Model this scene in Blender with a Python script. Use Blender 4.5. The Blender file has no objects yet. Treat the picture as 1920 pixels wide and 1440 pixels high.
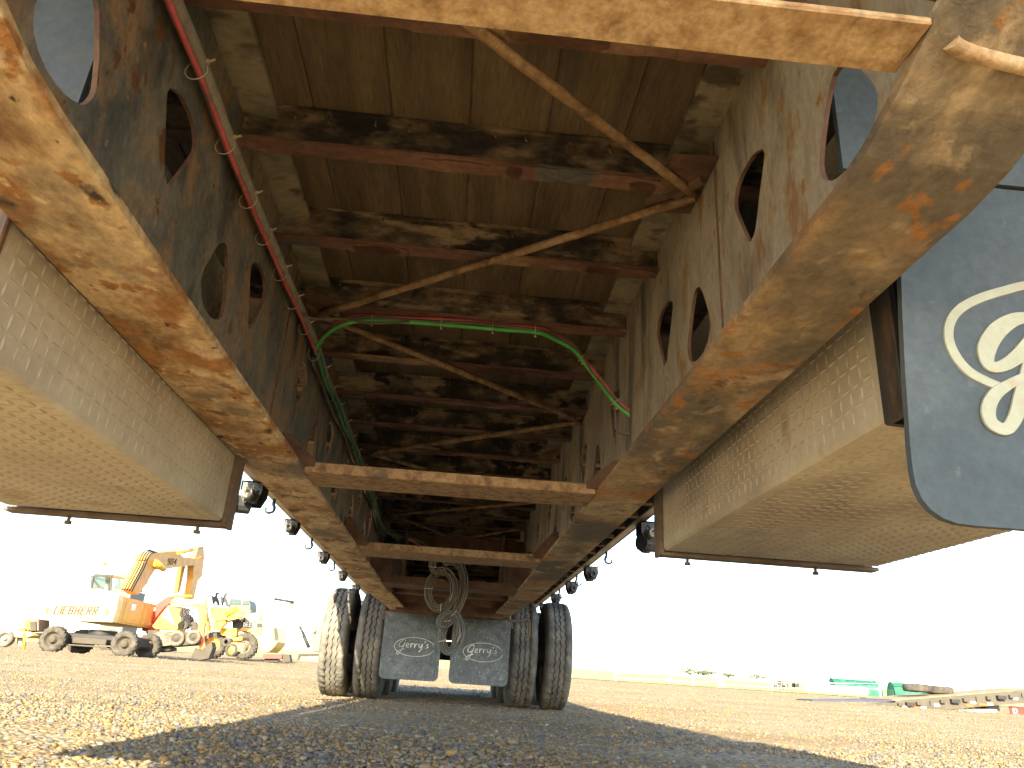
import bpy, math, random
import numpy as np
from mathutils import Vector, Matrix
from mathutils.geometry import tessellate_polygon
S = bpy.context.scene
C = S.collection
PI = math.pi
random.seed(7)
rng = np.random.default_rng(7)

# ------------------------------------------------------------------ camera, sky, sun, exposure
cam = bpy.data.objects.new('camera', bpy.data.cameras.new('camera'))
C.objects.link(cam)
cam.data.sensor_width = 36
cam.data.lens = 26.25
cam.data.clip_start = 0.02
cam.data.clip_end = 5000
AXR, AXU, AXF = (0.99546, -0.07854, 0.05426), (-0.0, 0, 0), (0, 0, 0)
PITCH, YAW, ROLL = math.radians(21.7488), math.radians(-3.1787), math.radians(3.7340)
fw = Vector((-math.sin(YAW) * math.cos(PITCH), math.cos(YAW) * math.cos(PITCH), math.sin(PITCH)))
r0 = Vector((math.cos(YAW), math.sin(YAW), 0))
u0 = r0.cross(fw)
r1 = math.cos(ROLL) * r0 + math.sin(ROLL) * u0
u1 = -math.sin(ROLL) * r0 + math.cos(ROLL) * u0
cam.matrix_world = Matrix(((r1.x, u1.x, -fw.x, 0), (r1.y, u1.y, -fw.y, 0), (r1.z, u1.z, -fw.z, 0), (0, 0, 0, 1)))
S.camera = cam

SUN = Vector((-0.31, -2.2, 1.0)).normalized()          # towards the sun: low, behind the camera and a little left
world = bpy.data.worlds.new('World')
S.world = world
world.use_nodes = True
wn = world.node_tree.nodes
sky = wn.new('ShaderNodeTexSky')
sky.sky_type = 'NISHITA'
sky.sun_disc = False
sky.sun_elevation = math.asin(SUN.z)
sky.sun_rotation = math.atan2(SUN.x, SUN.y)
sky.air_density = 1.0
sky.dust_density = 1.0
sky.ozone_density = 1.0
bg = wn['Background']
bg.inputs['Strength'].default_value = 0.115
world.node_tree.links.new(sky.outputs[0], bg.inputs['Color'])
sl = bpy.data.lights.new('sun', 'SUN')
sl.energy = 4.3
sl.angle = math.radians(0.55)
sl.color = (1.0, 0.84, 0.57)
so = bpy.data.objects.new('sun', sl)
C.objects.link(so)
so.rotation_euler = SUN.to_track_quat('Z', 'Y').to_euler()
S.view_settings.view_transform = 'Standard'
S.view_settings.look = 'None'
S.view_settings.exposure = 2.55
S.view_settings.gamma = 1.0
S.view_settings.use_curve_mapping = False

# ------------------------------------------------------------------ helpers
def link(o, parent=None):
    C.objects.link(o)
    if parent: o.parent = parent
    return o
def tag(o, label=None, cat=None, group=None, kind=None):
    if label: o['label'] = label
    if cat: o['category'] = cat
    if group: o['group'] = group
    if kind: o['kind'] = kind
    return o
def thing(name, label, cat, group=None, loc=(0, 0, 0)):
    o = bpy.data.objects.new(name, None)
    o.empty_display_size = .2
    o.location = loc
    C.objects.link(o)
    return tag(o, label, cat, group)
class MB:
    def __init__(s): s.v = []; s.f = []; s.sm = []
    def add(s, vs, fs, smooth=False):
        b = len(s.v)
        s.v += [tuple(p) for p in vs]
        s.f += [tuple(i + b for i in f) for f in fs]
        s.sm += [smooth] * len(fs)
        return s
    def box(s, x0, x1, y0, y1, z0, z1, ch=0.0):
        return s.obox(((x0 + x1) / 2, (y0 + y1) / 2, (z0 + z1) / 2), (1, 0, 0), (0, 1, 0), (0, 0, 1), abs(x1 - x0) / 2, abs(y1 - y0) / 2, abs(z1 - z0) / 2, ch)
    def obox(s, c, ax, ay, az, hx, hy, hz, ch=0.0):
        c = Vector(c); ax = Vector(ax).normalized(); ay = Vector(ay).normalized(); az = Vector(az).normalized()
        if ch <= 0:
            P = [c + ax * (i * hx) + ay * (j * hy) + az * (k * hz) for i in (-1, 1) for j in (-1, 1) for k in (-1, 1)]
            return s.add(P, [(0, 1, 3, 2), (4, 6, 7, 5), (0, 4, 5, 1), (2, 3, 7, 6), (0, 2, 6, 4), (1, 5, 7, 3)])
        ch = min(ch, hx * .9, hy * .9, hz * .9)
        P = []; idx = {}
        for i in (-1, 1):
            for j in (-1, 1):
                for k in (-1, 1):
                    for m in range(3):
                        d = [ch, ch, ch]; d[m] = 0
                        idx[(i, j, k, m)] = len(P)
                        P.append(c + ax * i * (hx - d[0]) + ay * j * (hy - d[1]) + az * k * (hz - d[2]))
        F = []
        for i in (-1, 1):
            F.append([idx[(i, a, b, 0)] for a, b in ((-1, -1), (1, -1), (1, 1), (-1, 1))])
            F.append([idx[(a, i, b, 1)] for a, b in ((-1, -1), (1, -1), (1, 1), (-1, 1))])
            F.append([idx[(a, b, i, 2)] for a, b in ((-1, -1), (1, -1), (1, 1), (-1, 1))])
        for a in (-1, 1):
            for b in (-1, 1):
                F.append([idx[(a, b, -1, 0)], idx[(a, b, -1, 1)], idx[(a, b, 1, 1)], idx[(a, b, 1, 0)]])
                F.append([idx[(a, -1, b, 0)], idx[(a, -1, b, 2)], idx[(a, 1, b, 2)], idx[(a, 1, b, 0)]])
                F.append([idx[(-1, a, b, 1)], idx[(-1, a, b, 2)], idx[(1, a, b, 2)], idx[(1, a, b, 1)]])
                for k in (-1, 1):
                    F.append([idx[(a, b, k, m)] for m in range(3)])
        return s.add(P, F)
    def tube(s, pts, r, n=8, caps=True, closed=False):
        pts = [Vector(p) for p in pts]
        N = len(pts)
        rr = r if isinstance(r, (list, tuple)) else [r] * N
        up = None; V = []
        for i, p in enumerate(pts):
            if closed: t = pts[(i + 1) % N] - pts[i - 1]
            else: t = pts[min(i + 1, N - 1)] - pts[max(i - 1, 0)]
            t.normalize()
            if up is None:
                up = Vector((0, 0, 1)) if abs(t.z) < .9 else Vector((1, 0, 0))
            a = (up - t * up.dot(t)).normalized(); b = t.cross(a); up = a
            V += [p + (a * math.cos(2 * PI * k / n) + b * math.sin(2 * PI * k / n)) * rr[i] for k in range(n)]
        F = []
        for i in range(N if closed else N - 1):
            j = (i + 1) % N
            for k in range(n):
                F.append((i * n + k, i * n + (k + 1) % n, j * n + (k + 1) % n, j * n + k))
        s.add(V, F, True)
        if caps and not closed:
            b = len(s.v) - len(V)
            s.f += [tuple(range(b + n - 1, b - 1, -1)), tuple(range(b + (N - 1) * n, b + N * n))]; s.sm += [False, False]
        return s
    def bar(s, p, q, w, t, up=(0, 0, 1), ch=0):
        p = Vector(p); q = Vector(q); d = q - p
        z = Vector(up); z = (z - d.normalized() * z.dot(d.normalized())).normalized()
        y = z.cross(d.normalized())
        return s.obox((p + q) / 2, d, y, z, d.length / 2, w / 2, t / 2, ch)
    def plate(s, loops, o, u, v, w, t):
        """polygon with holes in the plane (u,v) at o, thickness t along w"""
        o = Vector(o); u = Vector(u); v = Vector(v); w = Vector(w)
        L = [[o + u * a + v * b for a, b in l] for l in loops]
        flat = [p for l in L for p in l]
        tri = tessellate_polygon([[Vector((a, b, 0)) for a, b in l] for l in loops])
        n = len(flat)
        V = flat + [p + w * t for p in flat]
        F = [tuple(x) for x in tri] + [tuple(i + n for i in reversed(x)) for x in tri]
        b = 0
        for l in L:
            m = len(l)
            for i in range(m):
                j = (i + 1) % m
                F.append((b + i, b + j, b + j + n, b + i + n))
            b += m
        return s.add(V, F)
    def lathe(s, prof, c, axis, n=32, smooth=True, ref=None):
        c = Vector(c); ax = Vector(axis).normalized()
        a = Vector(ref or ((0, 0, 1) if abs(ax.z) < .9 else (1, 0, 0)))
        a = (a - ax * a.dot(ax)).normalized(); b = ax.cross(a)
        V = []
        for k in range(n):
            d = a * math.cos(2 * PI * k / n) + b * math.sin(2 * PI * k / n)
            V += [c + ax * h + d * r for h, r in prof]
        m = len(prof); F = []
        for k in range(n):
            for i in range(m - 1):
                F.append((k * m + i, k * m + i + 1, ((k + 1) % n) * m + i + 1, ((k + 1) % n) * m + i))
        return s.add(V, F, smooth)
    def mesh(s, name, mat=None, fix=True):
        me = bpy.data.meshes.new(name)
        me.from_pydata(s.v, [], s.f)
        me.polygons.foreach_set('use_smooth', s.sm)
        if mat: me.materials.append(mat)
        if fix:
            import bmesh
            bm = bmesh.new(); bm.from_mesh(me)
            bmesh.ops.recalc_face_normals(bm, faces=bm.faces)
            bm.to_mesh(me); bm.free()
        me.update()
        return me
    def build(s, name, mat, parent=None):
        return link(bpy.data.objects.new(name, s.mesh(name, mat)), parent)
def inst(name, me, parent=None, loc=(0, 0, 0), rot=(0, 0, 0), sc=None):
    o = bpy.data.objects.new(name, me)
    o.location = loc; o.rotation_euler = rot
    if sc: o.scale = sc
    return link(o, parent)
def smoothpath(P, k=6):
    P = [Vector(p) for p in P]; Q = []
    for i in range(len(P) - 1):
        a, b, c, d = P[max(i - 1, 0)], P[i], P[i + 1], P[min(i + 2, len(P) - 1)]
        for j in range(k):
            t = j / k
            Q.append(.5 * ((2 * b) + (c - a) * t + (2 * a - 5 * b + 4 * c - d) * t * t + (3 * b - a - 3 * c + d) * t ** 3))
    return Q + [P[-1]]
FR = {'ex': (0, 33, 0), 'boom': (-14.3227, 35.4, 1.4871), 'ld': (0, 45, 0), 'mid': (0, 36, 0), 'far': (0, 60, 0), 'lf': (0, 32.5, 0), 'rt': (0, 29, 0), 'sh': (0, 70, 0), 'flap': (0, 0.82, 0), 'bk': (0, 52, 0)}
def fplate(m, fr, loops, t, off=0.0):
    x, y, a = FR[fr]
    d = Vector((math.cos(a), math.sin(a), 0)); n = Vector((-d.y, d.x, 0))
    if a == 0: loops = [[(p[0] * (y + off) / y, p[1] * (y + off) / y) for p in l] for l in loops]
    return m.plate(loops, Vector((x, y, 0)) + n * off, d, (0, 0, 1), n, t)
def fp(fr, uz, off=0.0):
    x, y, a = FR[fr]
    if a == 0: uz = (uz[0] * (y + off) / y, uz[1] * (y + off) / y)
    return Vector((x + math.cos(a) * uz[0] - math.sin(a) * off, y + math.sin(a) * uz[0] + math.cos(a) * off, uz[1]))
BLK = {'L': [(0, 0, 0, 1), (0, 0, .62, 0)], 'I': [(0, 0, 0, 1)], 'E': [(0, 0, 0, 1), (0, 0, .6, 0), (0, .5, .52, .5), (0, 1, .6, 1)],
       'B': [(0, 0, 0, 1), (0, 0, .52, 0), (0, .5, .52, .5), (0, 1, .48, 1), (.58, .05, .58, .45), (.54, .55, .54, .95)],
       'H': [(0, 0, 0, 1), (.62, 0, .62, 1), (0, .5, .62, .5)], 'R': [(0, 0, 0, 1), (0, .5, .52, .5), (0, 1, .52, 1), (.58, .55, .58, .95), (.3, .5, .62, 0)],
       'D': [(0, 0, 0, 1), (0, 0, .5, 0), (0, 1, .5, 1), (.58, .1, .58, .9)],
       '9': [(.1, 0, .5, 0), (0, .5, .5, .5), (0, 1, .5, 1), (.58, .05, .58, .95), (0, .55, 0, .95)], '0': [(0, .05, 0, .95), (.58, .05, .58, .95), (.05, 0, .5, 0), (.05, 1, .5, 1)], '4': [(.45, 0, .45, 1), (0, .35, .62, .35), (0, .38, .42, .98)]}
def block(name, s, p0, p1, h, y_dir, mat, parent, w=.17, slant=.15, t=.012):
    '''block capitals built of bars between the ends p0 and p1 of the base line'''
    p0 = Vector(p0); p1 = Vector(p1); u = (p1 - p0); adv = [.34 if c == 'I' else 1.0 for c in s]; tot = sum(adv) - .25
    m = MB(); x = 0
    n = Vector(y_dir).normalized()
    for c, a in zip(s, adv):
        for k, (xa, ya, xb, yb) in enumerate(BLK[c]):
            sc = u.length / tot; ud = u.normalized(); v = Vector((0, 0, 1))
            A = p0 + ud * ((x + xa * .95) * sc + ya * h * slant) + v * ya * h; B_ = p0 + ud * ((x + xb * .95) * sc + yb * h * slant) + v * yb * h
            d = (B_ - A).normalized(); m.bar(A - d * w * h * .5, B_ + d * w * h * .5, w * h * (1.25 if abs(d.z) > .5 else 1), t - .0006 * k, n)
        x += a
    return m.build(name, mat, parent)
def text(name, s, size, o, u, v, mat, parent, shear=0.0, bold=0.0, t=.002, xs=1.0):
    cu = bpy.data.curves.new(name, 'FONT'); cu.body = s; cu.size = size; cu.shear = shear; cu.offset = bold; cu.extrude = t / 2
    tmp = bpy.data.objects.new('t', cu); C.objects.link(tmp)
    bpy.context.view_layer.update()
    me = bpy.data.meshes.new_from_object(tmp)
    bpy.data.objects.remove(tmp)
    u = Vector(u).normalized(); v = Vector(v).normalized(); w = u.cross(v)
    me.transform(Matrix(((u.x * xs, v.x, w.x, o[0]), (u.y * xs, v.y, w.y, o[1]), (u.z * xs, v.z, w.z, o[2]), (0, 0, 0, 1))))
    me.materials.clear(); me.materials.append(mat)
    me.name = name
    return link(bpy.data.objects.new(name, me), parent)

# ------------------------------------------------------------------ materials
def hexc(c): return (c[0], c[1], c[2], 1)
def mat(name, ramp, scale=4, stretch=(1, 1, 1), rough=.75, bump=.25, metal=0.0, spots=None, fine=None, dist=.002, warp=0.0, spec=.4, rnd=True, bscale=None, detail=8):
    m = bpy.data.materials.new(name); m.use_nodes = True
    N = m.node_tree.nodes; L = m.node_tree.links
    b = N['Principled BSDF']
    b.inputs['Roughness'].default_value = rough; b.inputs['Metallic'].default_value = metal
    b.inputs['Specular IOR Level'].default_value = spec
    tc = N.new('ShaderNodeTexCoord'); oi = N.new('ShaderNodeObjectInfo')
    va = N.new('ShaderNodeVectorMath'); va.operation = 'ADD'
    ml = N.new('ShaderNodeMath'); ml.operation = 'MULTIPLY'; ml.inputs[1].default_value = 37.0 if rnd else 0
    L.new(oi.outputs['Random'], ml.inputs[0]); L.new(tc.outputs['Object'], va.inputs[0]); L.new(ml.outputs[0], va.inputs[1])
    mp = N.new('ShaderNodeMapping'); mp.inputs['Scale'].default_value = stretch
    L.new(va.outputs[0], mp.inputs[0])
    def noise(sc, det=8, r=.6, src=mp):
        n = N.new('ShaderNodeTexNoise'); n.inputs['Scale'].default_value = sc; n.inputs['Detail'].default_value = det; n.inputs['Roughness'].default_value = r
        L.new(src.outputs[0], n.inputs['Vector'])
        if warp: n.inputs['Distortion'].default_value = warp
        return n
    n1 = noise(scale, detail)
    cr = N.new('ShaderNodeValToRGB')
    e = cr.color_ramp.elements
    while len(e) < len(ramp): e.new(.5)
    for i, (p, c) in enumerate(ramp):
        e[i].position = p; e[i].color = hexc(c)
    L.new(n1.outputs['Fac'], cr.inputs[0])
    col = cr.outputs[0]
    for sp in (spots or []):
        # (colour, scale, threshold, softness, stretch)
        mp2 = N.new('ShaderNodeMapping'); mp2.inputs['Scale'].default_value = sp[4] if len(sp) > 4 else stretch
        mp2.inputs['Location'].default_value = (sp[1] * 3.1, sp[2] * 7, 1.7)
        L.new(va.outputs[0], mp2.inputs[0])
        ns = noise(sp[1], 6, .55, mp2)
        mr = N.new('ShaderNodeMapRange'); mr.inputs['From Min'].default_value = sp[2] - sp[3]; mr.inputs['From Max'].default_value = sp[2] + sp[3]
        L.new(ns.outputs['Fac'], mr.inputs[0])
        mx = N.new('ShaderNodeMix'); mx.data_type = 'RGBA'
        L.new(mr.outputs[0], mx.inputs['Factor']); L.new(col, mx.inputs['A']); mx.inputs['B'].default_value = hexc(sp[0])
        col = mx.outputs['Result']
    n2 = noise(bscale or scale * 7, 5, .65)
    if fine is not None:
        mr = N.new('ShaderNodeMapRange'); mr.inputs['From Min'].default_value = .3; mr.inputs['From Max'].default_value = .7
        mr.inputs['To Min'].default_value = 1 - fine; mr.inputs['To Max'].default_value = 1 + fine
        L.new(n2.outputs['Fac'], mr.inputs[0])
        mv = N.new('ShaderNodeVectorMath'); mv.operation = 'SCALE'
        L.new(col, mv.inputs[0]); L.new(mr.outputs[0], mv.inputs['Scale'])
        col = mv.outputs[0]
    L.new(col, b.inputs['Base Color'])
    if bump:
        ad = N.new('ShaderNodeMath'); ad.operation = 'ADD'
        L.new(n1.outputs['Fac'], ad.inputs[0]); L.new(n2.outputs['Fac'], ad.inputs[1])
        bp = N.new('ShaderNodeBump'); bp.inputs['Strength'].default_value = bump; bp.inputs['Distance'].default_value = dist
        L.new(ad.outputs[0], bp.inputs['Height']); L.new(bp.outputs[0], b.inputs['Normal'])
    return m
def plain(name, c, rough=.6, metal=0, var=.12, spec=.4):
    return mat(name, [(.3, tuple(x * (1 - var * 2) for x in c)), (.7, tuple(min(1, x * (1 + var)) for x in c))], 3, rough=rough, metal=metal, bump=.05, spec=spec)

M = {}
M['flange'] = mat('rusty flange steel', [(.28, (.10, .065, .045)), (.38, (.26, .165, .09)), (.46, (.45, .325, .19)), (.56, (.60, .47, .30)), (.66, (.43, .33, .22)), (.78, (.25, .225, .18))], 5.5, (1, .75, 1), .82, 1.0, dist=.004,
    spots=[((.36, .185, .075), 6.5, .555, .04, (1.1, .9, 1)), ((.19, .165, .135), 4.0, .585, .05, (.8, .7, 1)), ((.34, .17, .065), 26, .60, .03, (1, .8, 1)), ((.07, .052, .045), 11, .64, .035, (.9, .8, 1)), ((.66, .55, .37), 18, .65, .03, (1, .8, 1)), ((.06, .045, .04), 34, .68, .02, (1, .8, 1))], fine=.32, warp=.2, bscale=70)
M['flange_r'] = mat('grey brown flange steel', [(.30, (.10, .078, .06)), (.40, (.19, .15, .11)), (.49, (.35, .26, .155)), (.58, (.50, .39, .245)), (.68, (.30, .245, .175)), (.80, (.18, .165, .14))], 3.4, (1, .8, 1), .82, .9, dist=.003,
    spots=[((.40, .20, .08), 4.2, .545, .06, (1.0, .8, 1)), ((.14, .122, .10), 2.6, .54, .05, (.8, .7, 1)), ((.52, .41, .27), 9, .63, .05, (1, .8, 1)), ((.33, .16, .06), 22, .62, .03, (1, .8, 1)), ((.09, .065, .05), 13, .665, .03, (.9, .8, 1))], fine=.28, warp=.3, bscale=70)
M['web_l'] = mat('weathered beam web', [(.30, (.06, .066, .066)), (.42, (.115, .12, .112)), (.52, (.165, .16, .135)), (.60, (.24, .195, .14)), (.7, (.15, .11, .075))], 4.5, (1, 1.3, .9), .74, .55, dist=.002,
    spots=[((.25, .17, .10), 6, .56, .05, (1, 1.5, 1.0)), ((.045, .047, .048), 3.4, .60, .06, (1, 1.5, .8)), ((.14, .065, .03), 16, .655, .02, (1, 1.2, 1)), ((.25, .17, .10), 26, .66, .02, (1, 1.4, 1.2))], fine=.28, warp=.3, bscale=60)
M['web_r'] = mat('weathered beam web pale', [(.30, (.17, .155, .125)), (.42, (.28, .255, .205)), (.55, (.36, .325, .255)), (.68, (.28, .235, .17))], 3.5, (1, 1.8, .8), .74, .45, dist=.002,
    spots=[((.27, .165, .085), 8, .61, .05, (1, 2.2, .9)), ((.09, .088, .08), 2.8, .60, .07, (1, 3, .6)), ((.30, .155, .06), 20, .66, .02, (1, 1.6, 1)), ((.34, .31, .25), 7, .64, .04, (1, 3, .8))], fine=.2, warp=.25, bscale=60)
M['top'] = mat('pale top flange', [(.3, (.10, .10, .085)), (.5, (.26, .235, .17)), (.7, (.33, .28, .19))], 7, (1, 1.6, 1), .8, .4, spots=[((.09, .075, .06), 9, .6, .05)], fine=.2)
M['cross'] = mat('crossmember steel', [(.32, (.022, .02, .019)), (.44, (.05, .042, .035)), (.52, (.14, .105, .07)), (.60, (.27, .20, .125)), (.72, (.13, .135, .115))], 13, (.55, 1, 1), .85, .9, dist=.003,
    spots=[((.34, .265, .165), 6, .585, .03, (.5, 1, 1.8)), ((.025, .022, .022), 9, .585, .03, (.8, 1, 1.2))], fine=.3, bscale=80)
M['crossf'] = mat('crossmember flange rust', [(.3, (.09, .048, .036)), (.5, (.16, .083, .06)), (.7, (.23, .13, .085))], 8, (.7, 1, 1), .85, .7, spots=[((.10, .095, .09), 5, .60, .015), ((.36, .235, .13), 3.5, .63, .04)], fine=.25, bscale=60)
M['plank'] = mat('dark deck wood', [(.28, (.06, .044, .028)), (.45, (.11, .080, .050)), (.6, (.155, .115, .072)), (.75, (.10, .08, .06))], 5, (3.2, .35, 1), .85, .35, dist=.0015, spots=[((.10, .08, .06), 5, .64, .06, (2, .5, 1))], fine=.25, bscale=60)
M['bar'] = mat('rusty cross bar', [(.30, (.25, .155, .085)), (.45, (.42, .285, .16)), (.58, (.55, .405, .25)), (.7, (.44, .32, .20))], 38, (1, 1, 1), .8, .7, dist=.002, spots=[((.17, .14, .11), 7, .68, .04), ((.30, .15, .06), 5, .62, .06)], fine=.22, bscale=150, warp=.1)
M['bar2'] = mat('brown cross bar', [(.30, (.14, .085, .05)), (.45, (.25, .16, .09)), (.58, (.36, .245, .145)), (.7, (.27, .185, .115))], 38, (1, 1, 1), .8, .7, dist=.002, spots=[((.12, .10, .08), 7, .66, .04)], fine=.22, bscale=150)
M['brace'] = mat('rusty brace rod', [(.32, (.10, .06, .035)), (.5, (.25, .155, .08)), (.68, (.36, .25, .14))], 18, (1, 1, 1), .8, .6, fine=.3, bscale=90)
M['gusset'] = mat('dark rust plate', [(.3, (.055, .030, .02)), (.5, (.11, .06, .04)), (.7, (.17, .10, .06))], 10, rough=.85, bump=.6, fine=.2)
M['tread'] = mat('dusty tread plate', [(.3, (.39, .35, .28)), (.5, (.50, .455, .37)), (.7, (.58, .54, .45))], 3.2, (1, 1, 1), .62, .25, metal=.1, dist=.001, spots=[((.24, .20, .165), 2.2, .58, .08, (1.4, .5, 1)), ((.34, .24, .16), 6, .66, .05), ((.52, .49, .41), 9, .68, .04)], fine=.1, bscale=60)
M['lug'] = mat('worn tread lug', [(.3, (.38, .34, .27)), (.7, (.54, .49, .40))], 12, rough=.55, bump=.1, metal=.15)
M['trim'] = mat('box trim angle', [(.3, (.07, .05, .04)), (.5, (.15, .11, .085)), (.7, (.20, .16, .13))], 6, rough=.75, bump=.3, fine=.2)
M['blackrust'] = mat('black painted rust post', [(.3, (.02, .02, .02)), (.5, (.045, .038, .033)), (.6, (.14, .075, .04)), (.72, (.24, .15, .085))], 8, (1.6, 1.6, .5), .6, .5, fine=.2)
M['flap'] = mat('dusty grey rubber flap', [(.3, (.047, .066, .082)), (.5, (.066, .088, .106)), (.7, (.09, .114, .128))], 4, (1, 1, 1), .7, .35, dist=.0015, spots=[((.105, .125, .14), 45, .68, .06), ((.065, .08, .10), 2.4, .6, .08), ((.12, .11, .09), 4, .64, .08)], fine=.16, bscale=70)
M['flap2'] = mat('speckled rubber flap', [(.3, (.065, .078, .09)), (.5, (.10, .116, .125)), (.7, (.14, .16, .16))], 16, rough=.75, bump=.3, spots=[((.26, .28, .27), 60, .63, .04), ((.08, .09, .10), 3, .6, .08)], fine=.2, bscale=120)
M['emblem'] = mat('flaking cream emblem', [(.3, (.33, .35, .27)), (.7, (.42, .44, .34))], 12, rough=.6, bump=.3, spots=[((.30, .17, .09), 40, .70, .03), ((.38, .34, .25), 20, .64, .05)], fine=.08)
M['emblem2'] = mat('worn flap lettering', [(.3, (.30, .33, .34)), (.55, (.62, .64, .60))], 20, rough=.7, bump=.1)
M['tyre'] = mat('dusty tyre rubber', [(.3, (.065, .065, .062)), (.5, (.115, .112, .102)), (.7, (.20, .185, .155))], 7, rough=.85, bump=.4, fine=.25, bscale=80, spec=.3, dist=.0015)
M['tyreb'] = mat('dusty brown machine tyre', [(.3, (.025, .023, .021)), (.5, (.055, .05, .043)), (.7, (.09, .08, .065))], 5, rough=.9, bump=.3, fine=.2)
M['tyred'] = mat('dusty pale tyre', [(.3, (.06, .053, .045)), (.5, (.11, .10, .082)), (.7, (.17, .15, .125))], 5, rough=.9, bump=.3, fine=.2)
M['rim'] = plain('grey wheel rim', (.22, .20, .18), .6, .2)
M['red'] = mat('red air line', [(.3, (.42, .07, .08)), (.6, (.62, .13, .14))], 14, rough=.45, bump=.05, fine=.1, spots=[((.16, .12, .10), 9, .66, .06)])
M['green'] = mat('green air line', [(.3, (.06, .32, .06)), (.6, (.11, .52, .10))], 14, rough=.4, bump=.05, fine=.1, spots=[((.14, .22, .12), 9, .68, .06)])
M['greend'] = mat('dusty green air line', [(.3, (.04, .16, .07)), (.6, (.09, .26, .12)), (.7, (.2, .19, .14))], 10, rough=.5, bump=.05, fine=.1)
M['loom'] = mat('dusty grey cable loom', [(.3, (.19, .17, .14)), (.6, (.30, .275, .23))], 30, (1, 1, 1), .75, .5, dist=.002, fine=.1, bscale=200)
M['hose'] = mat('dusty brown hose', [(.3, (.08, .066, .052)), (.6, (.145, .12, .095))], 10, rough=.6, bump=.1, fine=.1)
M['hoseb'] = mat('dusty blue hose', [(.3, (.06, .13, .17)), (.7, (.12, .20, .24))], 10, rough=.6, bump=.1)
M['tie'] = plain('cream cable tie', (.42, .37, .28), .6)
M['rail'] = mat('galvanised side rail', [(.3, (.28, .24, .19)), (.5, (.46, .42, .35)), (.7, (.55, .52, .44))], 7, (1, .6, 1), .6, .4, metal=.2, spots=[((.28, .15, .07), 5, .62, .05)], fine=.15)
M['dark'] = plain('dark painted steel', (.035, .04, .045), .55)
M['winch'] = mat('winch steel', [(.3, (.022, .025, .028)), (.55, (.05, .055, .055)), (.7, (.12, .11, .095))], 30, rough=.5, bump=.4, metal=.4, fine=.3)
M['hub'] = plain('pale grey winch hub', (.22, .20, .17), .45, .3)  # one even grey, lighter than the winch steel
M['yellow'] = plain('machine yellow paint', (.58, .33, .03), .45)
M['cream'] = plain('pale yellow paint', (.66, .50, .20), .45)
M['cream2'] = plain('loader paint', (.62, .44, .12), .45)
M['ochre'] = plain('ochre machine side', (.62, .33, .075), .5)
M['ochre2'] = plain('ochre boom side', (.50, .25, .05), .5)
M['orange'] = plain('orange hydraulic parts', (.70, .17, .03), .5)
M['redp'] = plain('dark red paint', (.40, .03, .025), .5)
M['amber'] = plain('amber lens', (.75, .20, .02), .3)
M['black'] = plain('black parts', (.02, .02, .022), .6)
M['grey'] = plain('grey mud caked steel', (.07, .063, .052), .85, spec=.2)
M['lgrey'] = plain('pale grey paint', (.11, .11, .10), .6)
M['white'] = plain('white paint', (.80, .80, .78), .5, var=.03)
M['letters'] = plain('brown lettering', (.05, .028, .008), .7)
M['fadedtext'] = plain('faded yellow numerals', (.85, .70, .18), .6)
M['cabg'] = plain('grey green cab frame', (.05, .055, .047), .7, spec=.2)
M['glass'] = plain('tinted cab glass', (.035, .075, .085), .2, 0, .1, .5)
M['dish'] = plain('pale blue dish', (.42, .50, .66), .5)
M['teal'] = mat('green ribbed roofing', [(.35, (.006, .06, .038)), (.65, (.014, .11, .07))], 3, rough=.55, bump=.1, spots=[((.03, .15, .10), 1.2, .6, .06)])
M['shed'] = plain('shelter inside', (.05, .16, .11), .8)
M['plank2'] = mat('worn trailer deck', [(.3, (.13, .085, .05)), (.7, (.28, .20, .12))], 6, (.3, 3, 1), .85, .3)
M['ramp'] = plain('blue grey ramp steel', (.04, .048, .075), .6, .1)
M['siderail'] = plain('beige side rail paint', (.072, .067, .056), .7, spec=.2)
M['reflector'] = plain('red reflective tape', (.75, .10, .03), .35)
M['fencewhite'] = plain('white fence post', (.85, .85, .83), .6, var=.02)
M['wood'] = plain('grey brown fence wood', (.20, .14, .10), .85)
M['leaf'] = mat('distant foliage', [(.3, (.04, .055, .03)), (.7, (.09, .11, .06))], .4, rough=.9, bump=.2)

def gz(x, y):
    """ground height: flat under the trailer, then rising gently to the field"""
    y = np.asarray(y, float)
    t = np.clip((y - 9) / 17, 0, 1)
    z = -.235 + .235 * t
    z = z + .022 * np.clip((y - 10) / 6, 0, 1) * np.clip((31 - y) / 5, 0, 1) * np.sin(y * 1.15 + .16 * np.asarray(x, float) + 1.1 * np.sin(np.asarray(x, float) * .21))
    z = z + np.where(y > 36, (y - 36) * .0235, 0) - np.where(y > 320, (y - 320) * .020, 0)
    return z

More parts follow.
